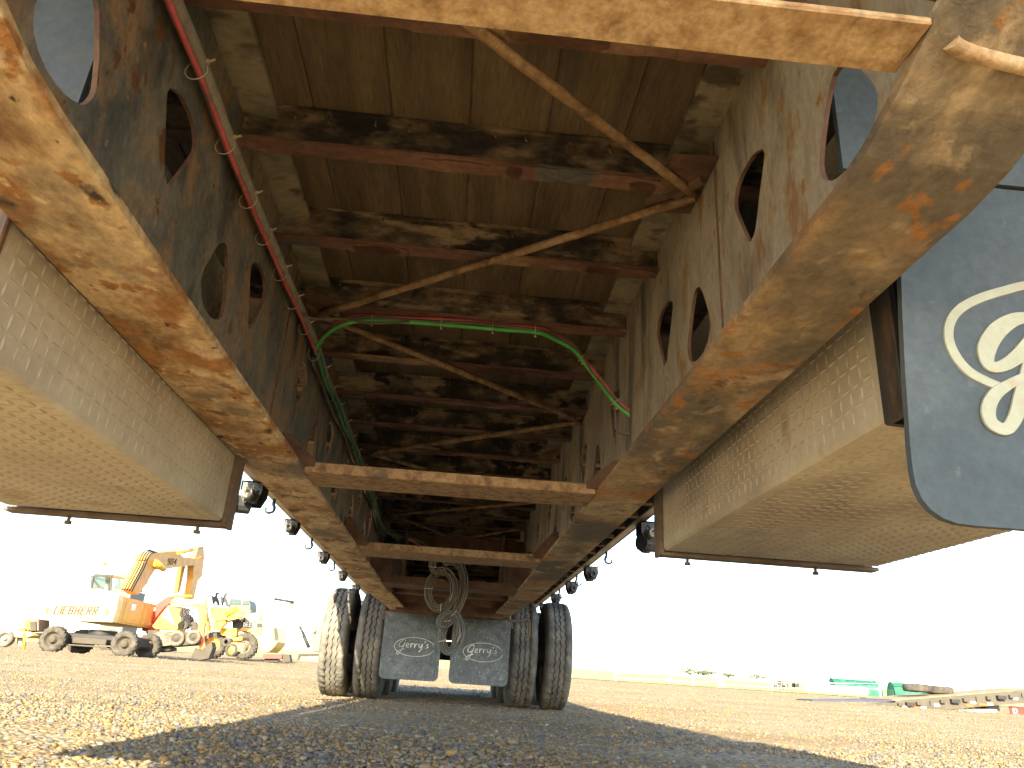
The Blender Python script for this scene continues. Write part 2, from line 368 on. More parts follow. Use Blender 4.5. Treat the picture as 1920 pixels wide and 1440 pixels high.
# ------------------------------------------------------------------ ground, field
def stone_ground_mat():
    m = bpy.data.materials.new('gravel ground'); m.use_nodes = True
    N = m.node_tree.nodes; L = m.node_tree.links; b = N['Principled BSDF']
    b.inputs['Roughness'].default_value = .9; b.inputs['Specular IOR Level'].default_value = .25
    tc = N.new('ShaderNodeTexCoord')
    v1 = N.new('ShaderNodeTexVoronoi'); v1.inputs['Scale'].default_value = 55; v1.inputs['Randomness'].default_value = 1
    v2 = N.new('ShaderNodeTexVoronoi'); v2.inputs['Scale'].default_value = 16
    for v in (v1, v2): L.new(tc.outputs['Object'], v.inputs['Vector'])
    cr = N.new('ShaderNodeValToRGB'); e = cr.color_ramp.elements
    for _ in range(3): e.new(.5)
    for i, (p, c) in enumerate([(0, (.13, .10, .055)), (.3, (.25, .19, .105)), (.55, (.20, .155, .09)), (.8, (.31, .25, .15)), (1, (.40, .355, .25))]):
        e[i].position = p; e[i].color = hexc(c)
    sx = N.new('ShaderNodeSeparateColor'); L.new(v1.outputs['Color'], sx.inputs[0]); L.new(sx.outputs[0], cr.inputs[0])
    n = N.new('ShaderNodeTexNoise'); n.inputs['Scale'].default_value = .8; n.inputs['Detail'].default_value = 9
    mpg = N.new('ShaderNodeMapping'); mpg.inputs['Scale'].default_value = (.35, 1.3, 1); mpg.inputs['Rotation'].default_value = (0, 0, .12)
    L.new(tc.outputs['Object'], mpg.inputs[0]); L.new(mpg.outputs[0], n.inputs['Vector'])
    mr = N.new('ShaderNodeMapRange'); mr.inputs['From Min'].default_value = .35; mr.inputs['From Max'].default_value = .65
    L.new(n.outputs['Fac'], mr.inputs[0])
    mx = N.new('ShaderNodeMix'); mx.data_type = 'RGBA'
    L.new(mr.outputs[0], mx.inputs['Factor'])
    sc = N.new('ShaderNodeMix'); sc.data_type = 'RGBA'; sc.blend_type = 'MULTIPLY'; sc.inputs['Factor'].default_value = 1
    L.new(cr.outputs[0], sc.inputs['A']); sc.inputs['B'].default_value = (.78, .66, .50, 1)
    L.new(sc.outputs['Result'], mx.inputs['A']); L.new(cr.outputs[0], mx.inputs['B'])
    L.new(mx.outputs['Result'], b.inputs['Base Color'])
    h = N.new('ShaderNodeMath'); h.operation = 'ADD'; L.new(v1.outputs['Distance'], h.inputs[0]); L.new(v2.outputs['Distance'], h.inputs[1])
    bp = N.new('ShaderNodeBump'); bp.invert = True; bp.inputs['Strength'].default_value = .9; bp.inputs['Distance'].default_value = .012
    L.new(h.outputs[0], bp.inputs['Height']); L.new(bp.outputs[0], b.inputs['Normal'])
    return m
def sheet(name, xs, ys, material, dz=0.0, rough=0.0):
    X, Y = np.meshgrid(xs, ys)
    Z = gz(X, Y) + dz
    if rough: Z = Z + rough * (np.sin(X * 2.1 + Y * .7) * np.sin(Y * 1.7 - X * .4)) + rng.normal(0, rough * .15, X.shape)
    V = np.stack([X, Y, Z], -1).reshape(-1, 3)
    nx, ny = len(xs), len(ys)
    i = np.arange(nx - 1)[None, :] + nx * np.arange(ny - 1)[:, None]
    F = np.stack([i, i + 1, i + nx + 1, i + nx], -1).reshape(-1, 4)
    me = bpy.data.meshes.new(name)
    me.from_pydata(V.tolist(), [], F.tolist())
    me.polygons.foreach_set('use_smooth', [True] * len(F))
    me.materials.append(material)
    return tag(link(bpy.data.objects.new(name, me)), kind='structure')
gm = stone_ground_mat()
xs = np.concatenate([np.linspace(-2000, -60, 20), np.linspace(-50, -6, 40), np.linspace(-5.8, 5.8, 110), np.linspace(6, 50, 40), np.linspace(60, 2000, 20)])
ys = np.concatenate([np.linspace(-1000, -30, 12), np.linspace(-20, 0, 14), np.linspace(.2, 14, 130), np.linspace(14.5, 40, 40), np.linspace(44, 66, 8)])
sheet('ground', xs, ys, gm, 0, .006)
fm = mat('dry grass field', [(.3, (.17, .20, .05)), (.45, (.30, .30, .08)), (.6, (.42, .38, .13)), (.72, (.20, .26, .06))], .12, (.35, 1.6, 1), .95, .2, fine=.15, dist=.05, rnd=False)
sheet('grass_field', np.linspace(-2500, 2500, 60), np.concatenate([np.linspace(66, 90, 5), np.linspace(100, 320, 14), np.linspace(360, 1500, 10)]), fm, 0, 0)
vm = mat('grass verge', [(.3, (.12, .19, .04)), (.7, (.25, .30, .08))], .6, rough=.95, bump=.3, fine=.2, dist=.03, rnd=False)
sheet('grass_verge', np.linspace(2, 60, 20), np.linspace(60, 66.2, 4), vm, .03, 0)

# loose gravel: real stones near the camera
def pebbles():
    t = (1 + 5 ** .5) / 2
    ico = np.array([(-1, t, 0), (1, t, 0), (-1, -t, 0), (1, -t, 0), (0, -1, t), (0, 1, t), (0, -1, -t), (0, 1, -t), (t, 0, -1), (t, 0, 1), (-t, 0, -1), (-t, 0, 1)], float)
    ico /= np.linalg.norm(ico[0])
    icf = np.array([(0, 11, 5), (0, 5, 1), (0, 1, 7), (0, 7, 10), (0, 10, 11), (1, 5, 9), (5, 11, 4), (11, 10, 2), (10, 7, 6), (7, 1, 8), (3, 9, 4), (3, 4, 2), (3, 2, 6), (3, 6, 8), (3, 8, 9), (4, 9, 5), (2, 4, 11), (6, 2, 10), (8, 6, 7), (9, 8, 1)])
    octv = np.array([(1, 0, 0), (0, 1, 0), (-1, 0, 0), (0, -1, 0), (0, 0, 1), (0, 0, -1)], float)
    octf = np.array([(0, 1, 4), (1, 2, 4), (2, 3, 4), (3, 0, 4), (1, 0, 5), (2, 1, 5), (3, 2, 5), (0, 3, 5)])
    VV = []; FF = []; MM = []; base = 0
    def field(n, y0, y1, smin, smax, bv, bf, p):
        nonlocal base
        y = y0 + (y1 - y0) * rng.random(n) ** p
        xc = .09 * y; w = .78 * y + .35
        x = xc + (rng.random(n) * 2 - 1) * w
        s = smin * (smax / smin) ** (rng.random(n) ** 2.2)
        sc = np.stack([s * rng.uniform(.8, 1.35, n), s * rng.uniform(.7, 1.1, n), s * rng.uniform(.4, .75, n)], -1)
        k = len(bv)
        v = bv[None] * (1 + rng.uniform(-.38, .38, (n, k, 1)))
        v = v * sc[:, None, :]
        a = rng.uniform(0, 2 * PI, n); ca, sa = np.cos(a), np.sin(a)
        tl = rng.uniform(-.4, .4, n); ct, st = np.cos(tl), np.sin(tl)
        X, Y, Z = v[..., 0], v[..., 1], v[..., 2]
        Y, Z = Y * ct[:, None] - Z * st[:, None], Y * st[:, None] + Z * ct[:, None]
        X, Y = X * ca[:, None] - Y * sa[:, None], X * sa[:, None] + Y * ca[:, None]
        Z = Z + (gz(x, y) + sc[:, 2] * rng.uniform(.0, .6, n))[:, None]
        VV.append(np.stack([X + x[:, None], Y + y[:, None], Z], -1).reshape(-1, 3))
        FF.append((bf[None] + (base + k * np.arange(n))[:, None, None]).reshape(-1, 3))
        MM.append(np.repeat(rng.choice(5, n, p=[.38, .24, .19, .10, .09]), len(bf)))
        base += n * k
    field(42000, 1.5, 4.2, .0035, .0125, ico, icf, .8)
    field(260, 1.6, 6, .013, .024, ico, icf, .8)
    field(95000, 3.6, 12.5, .005, .015, octv, octf, .72)
    field(30000, 11, 27, .010, .024, octv, octf, .8)
    field(22000, 25, 62, .02, .045, octv, octf, .9)
    V = np.concatenate(VV); F = np.concatenate(FF); Mi = np.concatenate(MM)
    me = bpy.data.meshes.new('gravel')
    me.vertices.add(len(V)); me.vertices.foreach_set('co', V.astype(np.float32).ravel())
    me.loops.add(F.size); me.loops.foreach_set('vertex_index', F.astype(np.int32).ravel())
    me.polygons.add(len(F)); me.polygons.foreach_set('loop_start', np.arange(0, F.size, 3, dtype=np.int32))
    for i, c in enumerate([(.185, .145, .085), (.115, .112, .11), (.22, .142, .055), (.25, .218, .15), (.075, .083, .097)]):
        me.materials.append(mat('pebble %d' % i, [(.3, tuple(q * .7 for q in c)), (.7, tuple(q * 1.2 for q in c))], 9, rough=.85, bump=.2, rnd=False, detail=3))
    me.polygons.foreach_set('material_index', Mi.astype(np.int32))
    me.update(calc_edges=True)
    tag(link(bpy.data.objects.new('gravel', me)), 'loose angular brown and grey gravel over the yard', 'gravel', kind='stuff')
pebbles()

# ================================================================== THE TRAILER
T = thing('flatbed_trailer', 'rusty drop-deck flatbed trailer seen from underneath between its two main beams', 'trailer')
XL, XR = -.519, .444              # webs of the two main beams
UP = [(-.075, .108), (-.062, .128), (-.03, .143), (.012, .145), (.042, .138), (.062, .118), (.062, .098), (.045, .06), (.012, -.002), (-.004, -.006), (-.018, 0), (-.045, .05)]
UPc = .715
def upper(yc): return [(yc + a, UPc + b) for a, b in UP]
LO = [(-.02, .768), (.012, .775), (.04, .742), (.066, .69), (.07, .66), (.055, .636), (.02, .620), (-.025, .617), (-.06, .632), (-.074, .66), (-.066, .69), (-.04, .742)]
def lower(yc): return [(yc + a, b) for a, b in LO]
def wobble(l):
    n = len(l); Q = []
    for i in range(n):
        a, b, c, d = l[i - 1], l[i], l[(i + 1) % n], l[(i + 2) % n]
        for t in (0, .5):
            Q.append(tuple(.5 * (2 * b[k] + (c[k] - a[k]) * t + (2 * a[k] - 5 * b[k] + 4 * c[k] - d[k]) * t * t + (3 * b[k] - a[k] - 3 * c[k] + d[k]) * t ** 3) for k in (0, 1)))
    l = Q
    return [(a + random.uniform(-.0008, .0008), b + random.uniform(-.0008, .0008)) for a, b in l]
low_prof = [(-2.33, 1.36), (-.75, 1.30), (-.42, 1.22), (-.18, 1.06), (.0, .88), (.12, .77), (.2, .70), (.27, .645), (.34, .603), (.40, .570), (.46, .545), (.52, .522), (.58, .507), (.64, .5),
            (2, .5), (4.88, .5), (6.2, .537), (7.0, .556), (12.4, .58)]
top_prof = [(12.4, 1.045), (.42, 1.045), (.42, 1.62), (-2.33, 1.62)]
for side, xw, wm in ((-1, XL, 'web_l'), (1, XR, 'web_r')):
    holes = [wobble(upper(y)) for y in (1.035, 1.57, 2.14, 2.71, 3.215, 3.75, 4.28)]
    holes += [wobble(lower(y)) for y in (.725, 1.325, 2.43, 2.965, 3.50, 4.05)]
    if side < 0:   # the ragged crack in the left web
        holes.append([(1.95, .70), (1.957, .73), (1.953, .755), (1.962, .72), (1.958, .69)])
    m = MB().plate([[(y, z + .006) for y, z in low_prof] + top_prof] + holes, (xw - .0035, 0, 0), (0, 1, 0), (0, 0, 1), (1, 0, 0), .007)
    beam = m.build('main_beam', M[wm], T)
    beam['label'] = 'left main beam, darker grey web with rust blotches' if side < 0 else 'right main beam with pale tan web'
    beam.data.materials.append(M['gusset'])
    for p_ in beam.data.polygons:
        if abs(p_.normal.x) < .5: p_.material_index = 1
    # vertical weld seams on the web
    m = MB()
    for y in ((1.18,) if side > 0 else (1.86,)):
        m.bar((xw - side * .0045, y, .53), (xw - side * .0045, y + .004, 1.03), .004, .003, (0, 1, 0))
    m.build('weld_seam', M['gusset'], beam)
    # bottom flange follows the lower edge: thin strip with edge lips
    m = MB(); x0, x1 = (-.595, -.4425) if side < 0 else (.3675, .52)
    P = []
    for i, (y, z) in enumerate(low_prof[:-1]):
        y2, z2 = low_prof[i + 1]; k = max(1, int((y2 - y) / .22))
        P += [(y + (y2 - y) * j / k, z + (z2 - z) * j / k) for j in range(k)]
    P.append(low_prof[-1])
    th = .014; V = []; nx = 9
    for i, (y, z) in enumerate(P):
        a = P[max(i - 1, 0)]; b = P[min(i + 1, len(P) - 1)]
        l = math.hypot(b[0] - a[0], b[1] - a[1]); ny, nz = -(b[1] - a[1]) / l, (b[0] - a[0]) / l
        e0 = random.uniform(-.0012, .0012); e1 = random.uniform(-.0012, .0012)
        for k in range(nx):
            f = k / (nx - 1); x = x0 + e0 + (x1 + e1 - x0 - e0) * f
            w = random.uniform(-.0009, .0009) if 0 < k < nx - 1 else .0008
            V.append((x, y + ny * w, z + nz * w))
        for k in range(nx):
            f = k / (nx - 1); x = x0 + e0 + (x1 + e1 - x0 - e0) * f
            V.append((x, y + ny * th, z + nz * th))
    F = []; R = nx * 2
    for i in range(len(P) - 1):
        for k in range(nx - 1):
            a = i * R + k
            F.append((a, a + 1, a + 1 + R, a + R)); F.append((a + nx, a + nx + R, a + nx + 1 + R, a + nx + 1))
        F.append((i * R, i * R + R, i * R + R + nx, i * R + nx))
        F.append((i * R + nx - 1, i * R + 2 * nx - 1, (i + 1) * R + 2 * nx - 1, (i + 1) * R + nx - 1))
    m.add(V, F, False)
    m.build('bottom_flange', M['flange' if side < 0 else 'flange_r'], beam)
    MB().box(xw - .075, xw + .075, .42, 12.4, 1.047, 1.059).build('top_flange', M['top'], beam)
    MB().box(xw - .075, xw + .075, -2.33, .41, 1.622, 1.636).build('top_flange', M['top'], beam)
# raised bead on the right neck flange
m = MB()
m.tube(smoothpath([(.390, .466, .5425), (.40, .470, .5405), (.43, .475, .5385), (.50, .482, .5365), (.52, .484, .536)], 5), .0075, 10)
m.build('weld_bead', M['bar'], T)

# crossmembers
CMY = [1.27 + .356 * k for k in range(-2, 31)]
def crossmember_mesh(seed):
    random.seed(seed)
    m = MB()
    m.box(-1.26, 1.21, -.0235, .0235, 1.0615, 1.0685)         # top flange
    V = []; n = 60
    for i in range(n + 1):
        x = -1.12 + 2.19 * i / n
        V += [(x, -.003 + random.uniform(-.0008, .0008), .988), (x, -.003, 1.0615), (x, .003, .988), (x, .003, 1.0615)]
    F = []
    for i in range(n):
        a = i * 4
        F += [(a, a + 4, a + 5, a + 1), (a + 2, a + 3, a + 7, a + 6)]
    m.add(V, F)
    return m.mesh('crossmember', M['cross'])
def crossflange_mesh(seed):
    random.seed(seed); m = MB(); n = 80; V = []
    for i in range(n + 1):
        x = -1.12 + 2.19 * i / n
        a = -.0215 + random.uniform(-.0012, .0012); b = .0215 + random.uniform(-.0015, .0012); z = .981 + random.uniform(-.0008, .0008)
        V += [(x, a, z), (x, b, z), (x, b, .9875), (x, a, .9875)]
    F = []
    for i in range(n):
        for k in range(4):
            F.append((i * 4 + k, i * 4 + (k + 1) % 4, i * 4 + 4 + (k + 1) % 4, i * 4 + 4 + k))
    F += [(0, 1, 2, 3), (n * 4 + 3, n * 4 + 2, n * 4 + 1, n * 4)]
    m.add(V, F)
    # peeling rust scale under the flange: thin ragged sheets
    for q in range(5):
        xa = random.uniform(-.42, .30); ln = random.uniform(.05, .2)
        up = []; dn = []; y0 = random.uniform(-.018, -.004); k = 9
        for i in range(k + 1):
            up.append((xa + ln * i / k, y0 + random.uniform(-.003, .003) - .005 * math.sin(PI * i / k)))
            dn.append((xa + ln * i / k, .022 - (.018 if i in (0, k) else 0) * random.random()))
        m.plate([up + dn[::-1]], (0, 0, .9795), (1, 0, 0), (0, 1, 0), (0, 0, -1), .002)
    return m.mesh('bottom_flange', M['crossf'])
def screws_mesh(seed):
    random.seed(seed); m = MB()
    for bx in range(6):
        for o in (.04, .12):
            x = -.455 + .162 * bx + o + random.uniform(-.015, .015)
            if random.random() < .15: continue
            l = random.uniform(.010, .024)
            m.tube([(x, -.013, 1.062), (x + .001, -.014, 1.062 - l * .7), (x + .003, -.017, 1.062 - l)], .0022, 5)
    return m.mesh('deck_screws', M['brace'])
cmm = [crossmember_mesh(s) for s in (1, 2, 3)]; cfm = [crossflange_mesh(s) for s in (4, 5, 6, 7)]; scm = [screws_mesh(s) for s in (8, 9, 10)]
for i, y in enumerate(CMY):
    c = inst('crossmember', cmm[i % 3], T, (0, y, 0))
    inst('bottom_flange', cfm[i % 4], c)
    if i < 14: tag(inst('deck_screws', scm[i % 3], c), kind='stuff')
random.seed(5)
# deck boards (each its own), lower deck and the raised front deck
xb = -1.186
k = 0
bx = [-.376 + .1615 * i for i in range(-5, 11)]
for i in range(len(bx) - 1):
    a, b = bx[i] + .0002, bx[i + 1] - .0002
    dz = random.uniform(-.001, .0012)
    MB().box(a, b, .44, 12.42, 1.0695 + dz, 1.105, .0032).build('deck_board', M['plank'], T)
for i in range(8):
    a = -1.25 + .308 * i
    MB().box(a, a + .304, -2.35, .40, 1.637, 1.67).build('deck_board', M['plank'], T)
for y in (-2.32, -1.8, -1.2, -.7, -.2):
    MB().box(-1.25, 1.2, y, y + .05, 1.54, 1.618).build('crossmember', M['cross'], T)
MB().box(-1.262, 1.212, .405, .43, 1.10, 1.636).build('step_plate', M['gusset'], T)

# cross bars between the bottom flanges
def crossbar(y0, y1, h, mt, gus=None, zb=.5):
    m = MB()
    m.box(-.4415, .3665, y0, y1, zb + .001, zb + .009, .002)
    m.box(-.4415, .3665, y0 - .007, y0 - .0005, zb + .001, zb + h, .002)
    o = m.build('cross_bar', M[mt], T)
    if gus:
        for s in (-1, 1):
            xw = XL + .005 if s < 0 else XR - .005; q = -s
            m = MB().plate([[(xw, gus[0]), (xw + q * gus[1] * .25, gus[0] - .004), (xw + q * gus[1], zb + h + gus[2]), (xw + q * gus[1], zb + .016), (xw, zb + .016)]], (0, y0 - .016, 0), (1, 0, 0), (0, 0, 1), (0, 1, 0), .008)
            m.build('gusset', M['gusset'], o)
    return o
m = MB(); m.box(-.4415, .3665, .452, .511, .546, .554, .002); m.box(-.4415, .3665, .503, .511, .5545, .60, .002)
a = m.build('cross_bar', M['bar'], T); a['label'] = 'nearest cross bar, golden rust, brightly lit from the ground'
for s in (-1, 1):
    xw = XL + .005 if s < 0 else XR - .005
    MB().plate([[(xw, .72), (xw - s * .04, .70), (xw - s * .085, .565), (xw, .56)]], (0, .44, 0), (1, 0, 0), (0, 0, 1), (0, 1, 0), .006).build('gusset', M['gusset'], a)
crossbar(2.035, 2.198, .030, 'bar2', (.605, .10, .004))
crossbar(3.352, 3.56, .034, 'bar2', (.64, .11, .004))
crossbar(4.56, 4.83, .045, 'gusset', (.74, .13, .09))
crossbar(5.62, 5.76, .03, 'gusset', None, .555)
# transverse plates at the rear suspension
MB().box(-.514, .439, 5.18, 5.192, .785, .905).build('suspension_plate', M['gusset'], T)
MB().box(-.36, -.345, 4.95, 5.17, .56, .90).build('suspension_plate', M['gusset'], T)
MB().box(.285, .30, 4.95, 5.17, .56, .90).build('suspension_plate', M['gusset'], T)
MB().box(-.514, .439, 6.40, 6.41, .56, .72).build('suspension_plate', M['gusset'], T)
MB().box(-.514, .439, 6.90, 6.915, .515, .62).build('suspension_plate', M['gusset'], T)
# diagonal braces under the crossmembers
zg = [(-.49, .56), (.428, 1.272), (-.472, 2.0), (.428, 2.745), (-.47, 3.45), (.428, 4.17), (-.47, 4.88), (-.02, 5.6)]
for i in range(len(zg) - 1):
    (xa, ya), (xb2, yb) = zg[i], zg[i + 1]
    za = .966 - .004 * (i % 2); p = Vector((xa, ya, za)); q = Vector((xb2, yb, za))
    m = MB(); n = 14
    m.tube([p.lerp(q, j / n) + Vector((0, 0, random.uniform(-.001, .001))) for j in range(n + 1)], [.0098 + random.uniform(-.0008, .0012) for j in range(n + 1)], 9)
    m.build('diagonal_brace', M['brace'], T)
(pa) = (-.02, 5.6)
MB().tube([(.40, 5.0, .96), (-.02, 5.6, .962)], .0098, 8).build('diagonal_brace', M['brace'], T)
for i, (x, y) in enumerate(zg[1:7]):
    s = 1 if x > 0 else -1
    xw = XR - .005 if s > 0 else XL + .005
    m = MB().plate([[(xw, y - .115), (xw - s * .088, y - .108), (xw - s * .092, y - .02), (xw - s * .055, y + .012), (xw - s * .105, y + .035), (xw - s * .1, y + .085), (xw, y + .075)]], (0, 0, .9775), (1, 0, 0), (0, 1, 0), (0, 0, -1), .004)
    m.bar((xw - s * .012, y - .05, .967), (xw - s * .055, y + .012, .967), .016, .012)
    m.build('gusset', M['gusset'], T)

# cables along the left web
BP = [(-.495, .60, .905), (-.495, .856, .904), (-.495, .996, .908), (-.495, 1.156, .899), (-.495, 1.303, .899), (-.495, 1.431, .898), (-.495, 1.577, .904), (-.495, 1.735, .906), (-.495, 1.911, .915), (-.495, 2.134, .920),
      (-.495, 2.244, .914), (-.495, 2.394, .903), (-.495, 2.642, .911), (-.495, 2.892, .910), (-.495, 3.108, .909), (-.495, 3.355, .906), (-.495, 3.673, .900), (-.495, 3.966, .889), (-.495, 4.321, .866), (-.495, 4.608, .845), (-.49, 4.90, .86)]
def along(P, off, wob=0.0, ph=0.0):
    Q = []
    for i, p in enumerate(smoothpath(P, 5)):
        w = wob * math.sin(i * .55 + ph)
        Q.append(Vector(p) + Vector((off[0], 0, off[1] + w)))
    return Q
i0 = 10
lm = MB().tube(along(BP, (.0, .009)), .0142, 10).build('cable_loom', M['loom'], T)
MB().tube(along(BP[:11], (.004, -.0125), .0015), .0048, 8).build('red_air_line', M['red'], T)
MB().tube(along(BP[3:9], (.006, .017), .004), .004, 6).build('cable', M['hose'], T)
for off, ph, mm, nm in (((.012, -.010), 0, 'greend', 'green_air_line'), ((.012, -.030), 1.2, 'greend', 'green_air_line'), ((.004, -.020), 2.3, 'hose', 'cable'), ((.0, -.040), 3.1, 'hose', 'cable')):
    MB().tube(along(BP[9:], off, .006, ph), .0050, 8).build(nm, M[mm], T)
for y in (.985, 1.16, 1.33, 1.47, 1.64, 1.80, 1.97, 2.14, 2.3, 2.47, 2.66, 2.86, 3.05, 3.25, 3.5, 3.8, 4.1):
    z = np.interp(y, [p[1] for p in BP], [p[2] for p in BP]); z2 = z - (.012 if y < 2.13 else .016); h = .0225 if y < 2.13 else .031
    m = MB(); m.tube([(-.494 + .0175 * math.cos(t), y + .004 * math.sin(t), z2 + h * math.sin(t)) for t in [2 * PI * k / 14 for k in range(14)]], .0010, 5, closed=True)
    m.tube([(-.484, y, z2 + h * .85), (-.474, y, z2 + h * 1.05), (-.470, y + .002, z2 + h * 1.25)], .0022, 5)
    m.obox((-.481, y, z2 + h * .9), (1, 0, 0), (0, 1, 0), (0, 0, 1), .004, .003, .003)
    m.build('cable_tie', M['tie'], lm)
# the loop hanging across from the left web to the right web
LP0 = [(-.495, 2.134, .910), (-.466, 2.088, .930), (-.420, 2.017, .937), (-.368, 1.99, .948), (-.312, 1.993, .960), (-.183, 1.98, .962), (-.059, 1.975, .960), (.067, 1.975, .960), (.178, 1.972, .961), (.232, 2.02, .965), (.293, 2.04, .945), (.340, 2.07, .909), (.378, 2.01, .82), (.408, 1.965, .754), (.436, 1.938, .72), (.47, 1.93, .69)]
def strand(P, dy, dz, r, mm, nm, wob=.0, ph=0):
    Q = smoothpath(P, 6); R = []
    for i, p in enumerate(Q):
        s = 1 - min(1, abs(i / len(Q) - .5) * 2) * .3
        R.append(p + Vector((0, dy * s, dz * s + wob * math.sin(i * .35 + ph))))
    return MB().tube(R, r, 8).build(nm, M[mm], T)
gl = strand(LP0, 0, -.004, .0060, 'green', 'green_air_line', .001)
strand(LP0, .002, .0135, .0058, 'red', 'red_air_line', .003, 1)
strand(LP0[1:], -.002, .006, .005, 'hose', 'cable', .004, 2.4)
strand(LP0[4:], .004, .002, .004, 'hose', 'cable', .005, .4)
for k in (4, 5.6, 6.8, 7.9, 10.6, 13):
    i = int(k); f = k - i
    p = Vector(LP0[i]).lerp(Vector(LP0[i + 1]), f); d = (Vector(LP0[i + 1]) - Vector(LP0[i])).normalized()
    a = Vector((0, 1, 0)); b = d.cross(a).normalized()
    m = MB().tube([p + Vector((0, 0, .004)) + a * .011 * math.cos(t) + b * .015 * math.sin(t) for t in [2 * PI * j / 12 for j in range(12)]], .0016, 5, closed=True)
    m.tube([p + Vector((0, 0, -.012)), p + Vector((.002, -.004, -.020))], .003, 6)
    m.build('cable_tie', M['tie'], gl)
MB().tube(smoothpath([(-.48, 1.87, .90), (-.45, 1.88, .893), (-.38, 1.93, .925), (-.31, 1.985, .945), (-.2, 1.975, .957)], 6), .0042, 6).build('cable', M['hose'], T)
MB().tube(smoothpath([(.405, 1.97, .75), (.407, 1.96, .715), (.405, 1.95, .675), (.42, 1.935, .655), (.446, 1.935, .655)], 6), .004, 6).build('cable', M['hose'], T)
# lines leaving the bundle at the rear
E0 = (-.49, 4.88, .858)
for k, (pts, mm, nm) in enumerate([([(-.38, 5.0, .855), (-.25, 5.12, .84), (-.19, 5.17, .80)], 'greend', 'green_air_line'), ([(-.40, 5.0, .85), (-.30, 5.1, .835), (-.235, 5.17, .80)], 'red', 'red_air_line'),
     ([(-.42, 5.0, .845), (-.36, 5.08, .82), (-.31, 5.12, .78), (-.29, 5.15, .75)], 'greend', 'green_air_line'), ([(-.43, 5.0, .84), (-.39, 5.07, .81), (-.36, 5.12, .78)], 'hoseb', 'blue_air_line')]):
    MB().tube(smoothpath([E0] + pts, 6), .008, 8).build(nm, M[mm], T)
# hose coils hanging in front of the rear mud flaps
def ring(cx, cz, rx, rz, y, a0, a1, n=16, dy=0):
    return [(cx + rx * math.cos(a), y + dy * (k / n), cz + rz * math.sin(a)) for k, a in enumerate(a0 + (a1 - a0) * k / n for k in range(n + 1))]
CS = .718
pa = [(-.20, 6.2, .90), (-.205, 6.2, .84), (-.17, 6.19, .80), (-.12, 6.18, .805)] + ring(-.115, .655, .105, .145, 6.18, PI * .5, -PI * 1.5, 18, .05)
pb = [(.0, 6.25, .90), (.055, 6.24, .80), (.07, 6.23, .68), (.05, 6.22, .58), (.015, 6.2, .49), (-.04, 6.17, .40), (-.085, 6.15, .385), (-.10, 6.15, .415), (-.07, 6.15, .455), (-.02, 6.16, .47), (.04, 6.17, .44), (.068, 6.18, .36), (.055, 6.18, .27), (.015, 6.18, .205), (-.035, 6.18, .20), (-.07, 6.18, .26), (-.075, 6.18, .34), (-.05, 6.18, .40)]
pc = [(-.12, 6.22, .90), (-.10, 6.22, .86), (-.04, 6.22, .87), (.02, 6.22, .82), (.045, 6.22, .72), (.04, 6.22, .62), (.01, 6.2, .52), (-.03, 6.2, .44)]
first = None
for P, offs in ((pa, 4), (pb, 4), (pc, 3)):
    for k in range(offs):
        o = (k - 1.5) * .0118
        Q = []
        SP = smoothpath([(a * CS, b * CS, c * CS) for a, b, c in P], 4)
        for i, p in enumerate(SP):
            t = (SP[min(i + 1, len(SP) - 1)] - SP[max(i - 1, 0)]).normalized()
            nrm = Vector((t.z, 0, -t.x))
            Q.append(p + nrm * o + Vector((0, (k % 2) * .010 + .004 * math.sin(i * .3 + k), 0)))
        h = MB().tube(Q, .0058, 7).build('coiled_hose', M['hoseb' if (P is pb and k == 1) else 'hose'], T)
        first = first or h
for x, z, an in ((-.215, .655, 0), (-.03, .60, 1.2), (-.20, .825, 0), (.0, .475, .8), (-.105, .515, 1.57), (-.07, .27, .3), (.06, .30, 1.2), (-.045, .42, .2)):
    m = MB().tube([((x + .032 * math.cos(t) * math.cos(an)) * CS, 6.17 * CS + .018 * math.sin(t), (z + .032 * math.cos(t) * math.sin(an) + .004 * math.sin(t)) * CS) for t in [2 * PI * j / 14 for j in range(14)]], .0026, 6, closed=True)
    m.build('cable_tie', M['tie'], first)

# side rails (rub rails) with stake pockets seen from below
for s, x in ((-1, -1.262), (1, 1.212)):
    xo = x + s * .045
    m = MB(); a, b = sorted((x, x + s * .01)); m.box(a, b, .40, 12.42, 1.047, 1.11, .002)
    a, b = sorted((xo, xo + s * .012)); m.box(a, b, .40, 12.42, 1.085 if s < 0 else 1.10, 1.15, .002)
    a, b = ((-1.269, -1.185) if s < 0 else (1.13, 1.186)); m.box(a, b, .45, 12.4, 1.028, 1.036, .002)
    r = m.build('side_rail', M['rail'], T)
    for k in range(20):
        y = .72 + .6 * k; a, b = sorted((x + s * .011, xo))
        MB().box(a, b, y, y + .09, 1.09 if s < 0 else 1.105, 1.145).build('stake_pocket', M['rail'], r)
    if True:
        MB().box(*((-1.135, -1.125) if s < 0 else (1.085, 1.095)), .45, 12.4, .99, 1.058).build('inner_rail', M['dark'], r)

